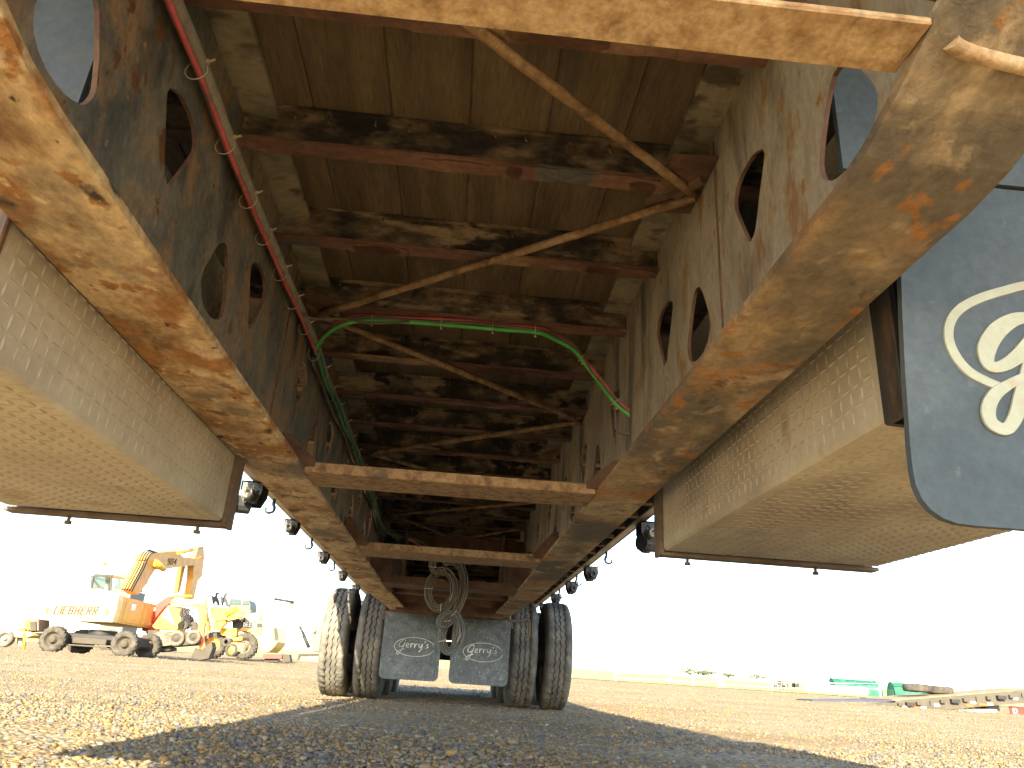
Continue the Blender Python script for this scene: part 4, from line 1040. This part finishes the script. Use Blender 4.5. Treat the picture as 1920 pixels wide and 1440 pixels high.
m = MB(); fplate(m, 'mid', [[(-13.207,1.045),(-12.832,1.179),(-12.416,1.14),(-12.278,0.626),(-12.772,0.529),(-13.014,0.796)]], .3, -.5); m.build('cutting_edge', M['tyred'], Dz)

# --- articulated loader
Ld = thing('wheel_loader', 'yellow wheel loader with DEERE on a dark hood band, behind the digging arm', 'loader')
bd = [(-11.898,2.383),(-11.669,2.538),(-11.221,2.456),(-10.682,2.352),(-10.13,2.165),(-9.849,2.044),(-9.646,1.311),(-9.813,1.026),(-10.052,0.766),(-10.676,0.754),(-10.852,1.398),(-11.139,1.71),(-11.669,1.786),(-11.946,1.741),(-12.075,1.815)]
m = MB(); fplate(m, 'ld', [bd], 2.4, 0); m.build('body', M['cream2'], Ld)
m = MB(); fplate(m, 'ld', [[(-12.096,1.924),(-11.783,1.934),(-10.646,1.992),(-10.601,1.745),(-10.712,1.572),(-10.974,1.749),(-11.442,1.801),(-11.879,1.69)]], .05, -.06); m.build('fender', M['ochre'], Ld)
m = MB(); fplate(m, 'ld', [[(-11.804,2.194),(-11.661,2.499),(-11.293,2.228),(-11.019,2.301),(-10.947,2.222),(-10.66,2.23),(-10.62,2.01),(-11.787,1.956)]], .05, -.055); m.build('hood_band', M['black'], Ld)
m = MB(); fplate(m, 'ld', [[(-12.341,2.298),(-11.893,2.355),(-11.711,2.005),(-11.849,1.83),(-12.25,1.831)]], .5, -.1); m.build('ladder_frame', M['dark'], Ld)
m = MB(); fplate(m, 'ld', [[(-9.996,2.062),(-9.849,2.044),(-9.692,1.639),(-9.672,1.364),(-9.852,1.408)]], .05, -.06); m.build('rear_grille', M['grey'], Ld)
t0, t1 = [(-11.643,2.01),(-10.899,2.025)]
block('maker_lettering', 'DEERE', (t0[0], 44.92, t0[1]), (t1[0], 44.92, t1[1]), .19, (0, 1, 0), M['white'], Ld, .2, 0)
q = [(-11.372,0.982),(-13.064,0.928),(-11.24,0.285)]
wheel_bg('wheel', (q[0][0], 44.7, q[0][1]), abs(q[2][1] - q[0][1]), .6, Ld, 'tyreb', 22, 'tyred')
wheel_bg('wheel', (q[1][0], 44.7, q[1][1]), abs(q[2][1] - q[0][1]), .6, Ld, 'tyreb', 22, 'ochre')
cg = [(-12.705,3.116),(-12.691,3.486),(-12.107,3.469),(-12.016,3.447),(-11.638,3.444),(-11.494,3.142),(-11.47,2.861),(-12.61,2.784)]
m = MB(); fplate(m, 'ld', [cg], 1.6, .7); cb = m.build('cab', M['lgrey'], Ld)
m = MB(); fplate(m, 'ld', [[(-12.653,3.148),(-12.651,3.432),(-12.096,3.413),(-12.025,3.191)]], .03, .65); m.build('window_pane', M['glass'], cb)
m = MB(); fplate(m, 'ld', [[(-11.934,3.168),(-11.95,3.406),(-11.659,3.403),(-11.59,3.192)]], .03, .65); m.build('window_pane', M['glass'], cb)
MB().lathe([(0, .001), (0, .12), (.04, .12), (.04, .001)], fp('ld', [(-10.607,2.413)][0], .6), (0, 0, 1), 10).build('exhaust_cap', M['black'], Ld)
m = MB(); fplate(m, 'ld', [[(-13.655,2.826),(-13.564,2.945),(-12.187,2.981),(-12.019,2.711),(-12.466,2.345),(-13.236,2.183),(-13.552,2.329)]], 1.5, -1.2); bk = m.build('bucket', M['yellow'], Ld)
bt = [(-12.698,2.358),(-12.051,2.878),(-11.384,2.866),(-11.966,2.434),(-12.563,2.255)]
m = MB(); fplate(m, 'ld', [bt], .1, -1.35); m.build('bucket_floor', M['ochre'], bk)
for k in range(5):
    a = Vector(fp('ld', bt[0], -1.37)).lerp(Vector(fp('ld', bt[1], -1.37)), .1 + .18 * k)
    b = Vector(fp('ld', bt[4], -1.37)).lerp(Vector(fp('ld', bt[2], -1.37)), .1 + .18 * k)
    MB().bar(a, b, .03, .05, (0, 1, 0)).build('bucket_rib', M['letters'], bk)
m = MB(); fplate(m, 'ld', [[(-13.45,2.113),(-12.93,2.37),(-12.659,2.165),(-12.921,1.76),(-13.304,1.68)]], .4, -1.1); m.build('lift_arm', M['yellow'], Ld)
m = MB(); fplate(m, 'ld', [[(-12.955,1.647),(-12.712,1.856),(-12.029,1.873),(-11.955,1.492),(-12.159,1.369),(-12.81,1.491)]], .5, -.6); m.build('front_frame', M['yellow'], Ld)
MB().tube([fp('ld', q_, -1.3) for q_ in [(-12.731,2.523),(-12.181,2.954)]], .14, 10).build('tilt_cylinder', M['yellow'], Ld)
MB().tube([fp('ld', q_, -.7) for q_ in [(-12.138,1.26),(-11.585,1.351)]], .12, 10).build('axle_tube', M['ochre'], Ld)
Rp = thing('ripper_attachment', 'black ripper with two hooked shanks standing above the loader bucket', 'ripper')
for dx in (0, 72):
    base = [(-13.748,3.556),(-13.559,3.483),(-13.543,3.684),(-13.442,3.76),(-13.354,3.669),(-13.445,3.634),(-13.445,3.491),(-13.331,3.357),(-13.257,3.192),(-13.189,3.027),(-13.32,3.018),(-13.382,3.183),(-13.508,3.231),(-13.519,3.004),(-13.65,3.222)]
    m = MB(); fplate(m, 'ld', [[(u + dx / 5.144 * .0345, z) for u, z in base]], .12, .3); m.build('shank', M['black'], Rp)
Ws = thing('spare_roller', 'black roller wheel with yellow centre on the ground in front of the loader', 'roller')
q = [(-9.674,0.596),(-9.962,0.905),(-9.62,0.318)]
r_ = abs(q[0][1] - q[2][1])
m = MB().lathe([(0, r_ * .6), (-.05, r_ * .7), (-.06, r_), (.35, r_), (.35, r_ * .5)], fp('mid', q[0], .1), (.25, 1, 0), 24); m.build('tyre', M['tyreb'], Ws)
MB().lathe([(.05, r_ * .62), (.03, r_ * .3), (-.02, .001)], fp('mid', q[0], .1), (.25, 1, 0), 20).build('rim', M['yellow'], Ws)
m = MB().lathe([(0, r_ * .3), (-.05, r_ * .4), (-.06, r_ * .68), (.3, r_ * .68), (.3, r_ * .3)], fp('mid', q[1], .3), (.25, 1, 0), 20); m.build('upper_roller', M['tyreb'], Ws)
MB().box(q[0][0] - .1, q[0][0] + .5, 36.1, 36.5, q[0][1] - .05, q[1][1], .02).build('bracket', M['ochre'], Ws)
# --- pale excavator far behind
Fx = thing('distant_excavator', 'pale yellow crawler excavator far behind, boom arching down to the right', 'excavator')  # boom, stick and track frame share one even pale yellow
MB().tube([fp('far', q_) for q_ in [(-14.471,3.12),(-14.383,4.328)]], .18, 8).build('boom_root', M['cream'], Fx)
m = MB(); fplate(m, 'far', [[(-14.39,4.366),(-14.103,4.499),(-11.943,4.608),(-11.758,4.43),(-11.893,4.307),(-13.986,4.279)]], .35); m.build('boom', M['cream'], Fx)
m = MB(); fplate(m, 'far', [[(-11.931,4.533),(-11.783,4.581),(-11.323,4.157),(-10.242,2.729),(-10.334,2.575),(-11.174,3.714)]], .3); m.build('stick', M['cream'], Fx)
MB().tube([fp('far', q_, -.2) for q_ in [(-13.651,4.796),(-12.146,4.655)]], .09, 8).build('boom_cylinder', M['black'], Fx)
MB().tube([fp('far', q_, -.2) for q_ in [(-11.436,2.948),(-11.035,2.381)]], .09, 8).build('cylinder', M['black'], Fx)
MB().tube([fp('far', q_, -.2) for q_ in [(-11.073,2.378),(-10.509,1.496)]], .13, 8).build('cylinder', M['black'], Fx)
m = MB(); fplate(m, 'far', [[(-10.525,2.562),(-10.074,3.637),(-9.766,3.657),(-9.407,1.311),(-10.241,1.258)]], 1.5, .3); m.build('house', M['lgrey'], Fx)
tr_o = [(-11.195,1.016),(-9.989,1.114),(-9.304,1.135),(-9.202,0.468),(-11.006,0.327),(-11.243,0.615)]
tr_i = [(-11.058,0.879),(-9.969,0.984),(-9.358,0.986),(-9.297,0.592),(-10.95,0.453),(-11.095,0.638)]
m = MB(); fplate(m, 'far', [tr_o, tr_i], .6, 0); m.build('track', M['black'], Fx)
m = MB(); fplate(m, 'far', [tr_i], .3, .15); m.build('track_frame', M['cream'], Fx)
Rm = thing('red_implement', 'low dark red implement on black wheels at the foot of the bright background', 'implement')
m = MB(); fplate(m, 'ld', [[(-10.336,0.45),(-10.314,0.641),(-9.326,0.687),(-9.263,0.49),(-9.341,0.447),(-10.27,0.4)]], .8, -.5); m.build('body', M['redp'], Rm)
m = MB(); fplate(m, 'ld', [[(-10.212,0.393),(-9.48,0.428),(-9.451,0.262),(-10.185,0.243)]], .5, -.3); m.build('undercarriage', M['black'], Rm)
m = MB(); fplate(m, 'ld', [[(-9.329,0.703),(-8.901,0.703),(-8.781,0.331),(-9.222,0.25),(-9.212,0.52)]], .6, -.4); m.build('blade', M['grey'], Rm)
# --- left: utility trailer with a dish
U = thing('utility_trailer', 'yellow light-duty trailer frame with engine box and jack leg at the far left', 'trailer')
m = MB(); fplate(m, 'lf', [[(-17.983,0.627),(-16.573,0.699),(-16.481,0.588),(-16.673,0.498),(-17.927,0.444)]], 1.2, 0); m.build('deck_frame', M['cream'], U)
m = MB(); fplate(m, 'lf', [[(-16.996,0.848),(-16.916,1.188),(-16.44,1.208),(-16.307,0.775),(-16.956,0.714)]], .9, .2); eb = m.build('engine_box', M['wood'], U)
m = MB(); fplate(m, 'lf', [[(-16.887,1.091),(-16.755,1.12),(-16.64,0.793),(-16.738,0.747),(-16.831,0.898)]], .05, .12); m.build('guard', M['yellow'], U)
m = MB(); fplate(m, 'lf', [[(-16.719,1.063),(-16.513,1.116),(-16.401,0.769),(-16.623,0.735)]], .05, .12); m.build('radiator', M['grey'], U)
m = MB(); fplate(m, 'lf', [[(-17.088,0.795),(-16.847,0.818),(-16.85,0.72),(-17.073,0.706)]], .5, -.05); m.build('bracket', M['yellow'], U)
MB().tube([fp('lf', q_, .3) for q_ in [(-16.952,1.106),(-16.983,1.721)]], .022, 6).build('antenna_mast', M['black'], U)
MB().tube([fp('lf', q_, 0) for q_ in [(-16.822,0.664),(-16.721,0.32),(-16.67,0.015)]], .05, 8).build('jack_leg', M['yellow'], U)
q = [(-17.519,0.405),(-17.456,0.196)]
wheel_bg('wheel', fp('lf', q[0], -.1), .33, .25, U, 'tyred', 0, 'rim')
m = MB(); fplate(m, 'lf', [[(-17.05,0.493),(-16.874,0.504),(-16.759,0.183),(-16.954,0.17)]], .3, .3); m.build('rear_leg', M['rim'], U)
Ds = thing('satellite_dish', 'pale blue round dish leaning on the yellow trailer frame at far left', 'dish')
q = [(-17.276,1.026),(-17.179,0.699)]
m = MB().lathe([(.0, .001), (.02, .2), (.09, .36), (.16, .46), (.14, .47), (.07, .37), (0, .21), (-.02, .001)], fp('lf', q[0], .1), (.62, -.78, .05), 28); m.build('reflector', M['dish'], Ds)
MB().tube([fp('lf', q[1], .1), fp('lf', q[0], .15)], .03, 6).build('mount', M['grey'], Ds)

# --- right: low dovetail trailer with ramps
D = thing('dovetail_trailer', 'low beige dovetail flatbed trailer with steel ramps reaching the ground at right', 'trailer')
rl = [(15.529,0.054),(17.109,0.293),(21.797,0.899),(22.692,1.008),(22.587,0.517),(21.704,0.436),(20.136,0.247),(19.063,0.088),(17.961,-0.01),(16.782,-0.036),(16.13,-0.007)]
m = MB(); fplate(m, 'rt', [rl], .08, 0); sr = m.build('side_rail', M['siderail'], D)
a0 = [(17.109,0.293),(22.692,1.008)]; z_a, z_b = a0[0][1], a0[1][1]; xa, xb_ = a0[0][0], a0[1][0]
for k in range(9):
    y = 29.1 + .27 * k
    MB().add([(xa - .5, y, z_a - .07), (xb_, y, z_b - .03), (xb_, y + .255, z_b - .03), (xa - .5, y + .255, z_a - .07), (xa - .5, y, z_a - .02), (xb_, y, z_b + .01), (xb_, y + .255, z_b + .01), (xa - .5, y + .255, z_a - .02)],
             [(0, 1, 2, 3), (7, 6, 5, 4), (0, 4, 5, 1), (2, 6, 7, 3), (1, 5, 6, 2), (0, 3, 7, 4)]).build('deck_plank', M['plank2'], D)
r0_, r1_ = [(13.461,0.095),(15.865,0.123)]
for k in range(6):
    y = 29.0 + .42 * k
    MB().add([(r0_[0] + .1 * k, y, gz(0, 29) + .02), (xa - .45, y, z_a - .12), (xa - .45, y + .34, z_a - .12), (r0_[0] + .1 * k, y + .34, gz(0, 29) + .02), (r0_[0] + .1 * k, y, gz(0, 29) + .07), (xa - .45, y, z_a - .04), (xa - .45, y + .34, z_a - .04), (r0_[0] + .1 * k, y + .34, gz(0, 29) + .07)],
             [(0, 1, 2, 3), (7, 6, 5, 4), (0, 4, 5, 1), (2, 6, 7, 3), (1, 5, 6, 2), (0, 3, 7, 4)]).build('ramp', M['ramp'], D)
for q in [(16.802,0.115),(17.53,0.2),(18.461,0.322),(19.367,0.426),(20.297,0.553),(21.209,0.658)]:
    MB().box(q[0] - .09, q[0] + .09, 28.88, 28.995, q[1] - .07, q[1] + .05, .01).build('stake_pocket', M['grey'], sr)
for q in [(17.182,0.138),(18.941,0.35),(20.782,0.586)]:
    m = MB().box(q[0] - .16, q[0] + .16, 28.85, 28.99, q[1] - .06, q[1] + .07); m.lathe([(0, .001), (0, .06), (-.1, .06), (-.1, .001)], (q[0], 28.9, q[1] - .03), (1, 0, 0), 8, False); m.build('winch', M['black'], D)
for q in [(17.403,0.042),(19.515,0.232),(20.05,0.297)]:
    MB().box(q[0] - .16, q[0] + .16, 28.97, 28.995, q[1] - .04, q[1] + .04).build('red_reflector', M['reflector'], D)
for q in [(17.711,0.051),(18.249,0.175),(20.342,0.331),(19.677,0.347),(21.373,0.586),(17.003,0.035)]:
    MB().box(q[0] - .10, q[0] + .10, 28.97, 28.995, q[1] - .04, q[1] + .04).build('white_reflector', M['white'], D)
for q in [(17.998,0.236),(19.829,0.479),(21.664,0.719)]:
    MB().box(q[0] - .015, q[0] + .015, 28.97, 28.995, q[1] - .08, q[1] + .08).build('slot_mark', M['black'], D)
for q in [(18.662,-0.049),(19.281,-0.026),(19.9,-0.007),(20.282,0.003)]:
    m = MB().lathe([(0, .09), (-.02, .15), (.0, .19), (.22, .19), (.24, .15), (.22, .09)], (q[0], 30.0, .19 + gz(0, 29)), (0, 1, 0), 24); w_ = m.build('wheel', M['tyre'], D)
MB().tube([fp('rt', q_, .4) for q_ in [(18.106,0.015),(20.541,0.114)]], .07, 10).build('axle_beam', M['white'], D)
for q, in ([(21.48,0.156)],):
    MB().box(q[0] - .16, q[0] + .6, 29.3, 29.33, q[1] - .16, q[1] + .16).build('red_flap', M['redp'], D)
    text('flap_letter', 'D', .26, (q[0] - .06, 29.295, q[1] - .09), (1, 0, 0), (0, 0, 1), M['white'], D, 0, .006, .008, 1)
MB().box([(20.55,0.165)][0][0], [(21.081,0.196)][0][0], 29.5, 30.4, .12, .45, .03).build('landing_gear', M['lgrey'], D)
for k, q in enumerate([(18.106,0.785),(19.321,0.772)]):
    o = thing('loose_tyre', ('left' if k == 0 else 'right') + ' one of two old truck tyres lying flat on the dovetail trailer deck', 'tyre', 'old tyres on the dovetail trailer')
    w_ = .50
    MB().lathe([(-.13, .28), (-.145, .36), (-.12, .47), (-.08, w_), (.08, w_), (.12, .47), (.145, .36), (.13, .28)], (q[0], 29.9 + .5 * k, q[1] - .035), (0, 0, 1), 28).build('tyre', M['tyreb'], o)
# --- green shelters
def shelter(pts_x0, pts_x1, zt_, zb0, y, label):
    o = thing('green_shelter', label, 'shelter', 'green curved shelters beyond the yard')
    hgt = zt_ - zb0
    sec = [(-1.0, 0), (-1.0, .45), (-.8, .75), (-.4, .95), (0, 1.0), (.35, .92), (.7, .7), (.9, .35), (1.0, 0)]
    n = 12; V = []
    for i in range(n + 1):
        x = pts_x0 + (pts_x1 - pts_x0) * i / n
        for a, b in sec: V.append((x, y + a * .8 * hgt * .6, zb0 + b * hgt))
    K = len(sec); F = []
    for i in range(n):
        for j in range(K - 1): F.append((i * K + j, (i + 1) * K + j, (i + 1) * K + j + 1, i * K + j + 1))
    F.append(tuple(range(K))); F.append(tuple(range(n * K + K - 1, n * K - 1, -1)))
    sh_ = MB().add(V, F).build('shell', M['teal'], o)
    for i in (0, n):
        x = pts_x0 + (pts_x1 - pts_x0) * i / n
        MB().tube([(x, y + a * .8 * hgt * .6 * 1.01, zb0 + b * hgt * 1.01) for a, b in sec], .035, 5).build('rib', M['teal'], sh_)
    MB().bar((pts_x0, y - .42 * hgt, zb0 + hgt * .80), (pts_x1, y - .42 * hgt, zb0 + hgt * .80), .06, .06).build('lip', M['teal'], sh_)
    MB().box(pts_x0 - .02, pts_x0 - .001, y - .3 * hgt, y + .3 * hgt, zb0, zb0 + .6 * hgt).build('end_opening', M['shed'], sh_)
for (a, b, c, d), lab, yy in (([(34.208,0.563),(34.423,2.138),(38.402,2.091),(38.419,0.843)], 'largest green curved metal shelter, leftmost beyond the fence', 70),
                              ([(38.377,0.962),(38.566,2.028),(39.999,2.063),(39.879,1.153)], 'narrow green shelter half hidden between two larger ones', 72),
                              ([(39.707,1.143),(39.947,2.102),(42.587,2.116),(42.529,1.331)], 'green shelter directly left of the tyres on the trailer', 70),
                              ([(44.551,1.431),(44.72,2.141),(45.934,2.152),(45.828,1.507)], 'green shelter showing only between the two loose tyres', 73)):
    shelter(a[0] + .2, d[0], (b[1] + c[1]) / 2, min(a[1], .62), yy, lab)
# --- fence, gate, things in the field
Fn = thing('field_fence', 'white post and wire fence along the far edge of the gravel', 'fence')
gp = [[(14.728,0.457),(14.718,1.515)][0:2], [(19.55,0.667),(19.567,1.66)], [(21.7,0.676),(21.727,1.589)], [(24.093,0.497),(24.151,1.839)], [(24.411,0.687),(24.453,1.602)], [(28.937,0.483),(29.014,1.573)], [(34.138,0.427),(34.188,1.836)], [(38.896,1.023),(38.994,2.075)]]
tops = []
for b, t in gp:
    y = 64.; f = y / 70
    MB().box(b[0] * f - .05, b[0] * f + .05, y - .05, y + .05, float(gz(0, y)) - .05, t[1] * f, .01).build('post', M['fencewhite'], Fn)
    tops.append((b[0] * f, y, t[1] * f))
for k in (.15, .55):
    MB().tube([(a, b, c - k) for a, b, c in tops], .012, 5).build('wire', M['fencewhite'], Fn)
Gt = thing('wooden_gate', 'grey wooden field gate between two posts, left part of the fence line', 'gate')
g = [(16.476,0.814),(16.476,1.694),(18.143,0.744),(18.151,1.523)]
z0g = min(g[0][1], g[2][1])
for q in (g[0], g[2]):
    tz = g[1][1] if q is g[0] else g[3][1]
    MB().box(q[0] - .12, q[0] + .12, 69.9, 70.15, q[1] - .1, tz, .02).build('gate_post', M['wood'], Gt)
for f in (.15, .5, .88):
    MB().bar((g[0][0], 70, z0g + (g[1][1] - z0g) * f), (g[2][0] + 4, 70, z0g + (g[3][1] - z0g) * f), .05, .08).build('rail', M['wood'], Gt)
Pm = thing('blue_pump', 'small blue pump unit with thin mast in the field left of the shelters', 'pump')
q = [(33.197,1.163),(33.231,1.522),(33.537,1.183),(33.375,2.095)]
MB().box(q[0][0], q[2][0], 72, 72.6, q[0][1] - .1, q[1][1], .05).build('housing', plain('blue paint', (.08, .28, .5)), Pm)
MB().tube([(q[3][0], 72.3, q[1][1]), (q[3][0], 72.3, q[3][1])], .04, 6).build('mast', M['dark'], Pm)
MB().bar((q[3][0] - .1, 72.3, q[3][1] - .5), (q[3][0] + .5, 72.3, q[3][1] - .4), .06, .06).build('arm', M['dark'], Pm)
for k, (c, w_) in enumerate(((150, 1.4), (210, .8), (80, 1.0))):
    q = [(31.365,0.799),(31.387,1.054),(32.187,1.204),(32.21,1.46),(32.862,1.193),(32.885,1.45)]
    b = q[(0, 2, 4)[(2, 0, 1)[k] if False else {150: 1, 210: 2, 80: 0}[c]]]
    o = thing('equipment_crate', ('middle and tallest', 'right hand, smallest', 'left hand pale')[k] + ' grey crate in the field behind the white bales', 'crate', 'crates in the field')
    MB().box(b[0] - w_ / 2, b[0] + w_ / 2, 74, 75, b[1] - .1, b[1] + .55, .04).build('body', M[('wood', 'grey', 'lgrey')[k]], o)
    for i in range(3): MB().box(b[0] - w_ / 2 + .05 + i * w_ / 3, b[0] - w_ / 2 + .05 + i * w_ / 3 + .1, 73.94, 73.99, b[1] - .05, b[1] + .5).build('slat', M['dark'], o)
q = [(31.929,0.833),(36.677,0.963)]
for k in range(7):
    x = q[0][0] + (q[1][0] - q[0][0]) * k / 6
    o = MB().lathe([(-.48, .001), (-.48, .28), (-.38, .36), (.38, .36), (.48, .28), (.48, .001)], (x, 69, float(gz(0, 69)) + .36), (1, .1, 0), 14)
    o = o.build('wrapped_bale', M['white']); tag(o, ('leftmost', 'second from left', 'third from left', 'middle', 'third from right', 'second from right', 'rightmost')[k] + ' of seven white plastic-wrapped bales in front of the green shelters', 'bale', 'row of white wrapped bales')
# far trees: clumps of leaf-sized faces on trunks
def tree(x, y, h, r, label):
    random.seed(int(x * 10)); z0 = float(gz(x, y))
    o = thing('distant_tree', label, 'tree', 'trees on the far horizon')
    m = MB().tube([(x, y, z0 - .2), (x + .1, y, z0 + h * .3), (x, y, z0 + h * .7)], [.25, .18, .08], 6)
    for k in range(4):
        a = random.uniform(0, 6.3); m.tube([(x, y, z0 + h * (.3 + .1 * k)), (x + r * .6 * math.cos(a), y + r * .6 * math.sin(a), z0 + h * (.55 + .1 * k))], [.1, .04], 5)
    m.build('trunk', M['wood'], o)
    m = MB()
    for k in range(500):
        d = Vector((random.gauss(0, 1), random.gauss(0, 1), random.gauss(0, 1))).normalized() * random.random() ** .4
        if math.sin(d.x * 5 + x) * math.sin(d.z * 6) > .45: continue
        p = Vector((x + d.x * r, y + d.y * r, z0 + h * .62 + d.z * h * .4)); s_ = random.uniform(.12, .3)
        a = Vector((random.gauss(0, 1), random.gauss(0, 1), random.gauss(0, 1))).normalized(); b = a.orthogonal().normalized()
        m.add([p - a * s_, p + b * s_, p + a * s_, p - b * s_], [(0, 1, 2, 3)])
    me = m.mesh('crown', M['leaf'], False); link(bpy.data.objects.new('crown', me), o)
TL = ('leftmost of five small dark trees on the skyline left of the shelters', 'second from left of five small dark skyline trees left of the shelters', 'middle and tallest of the five dark skyline trees left of the shelters',
      'fourth from left of five small dark skyline trees left of the shelters', 'lone dark skyline tree standing apart, nearest the green shelters', 'right hand faint low tree on the skyline beside the right tyres', 'left hand faint low tree on the skyline beside the right tyres')
for i, (x, y, h, r) in enumerate(((92, 300, 3.2, 3.5), (97, 300, 2.6, 3), (102, 305, 3.4, 4), (107, 300, 2.4, 3), (118, 300, 2.6, 4), (25, 310, 2.4, 4), (19, 305, 2.0, 3))):
    tree(x, y, h, r, TL[i])
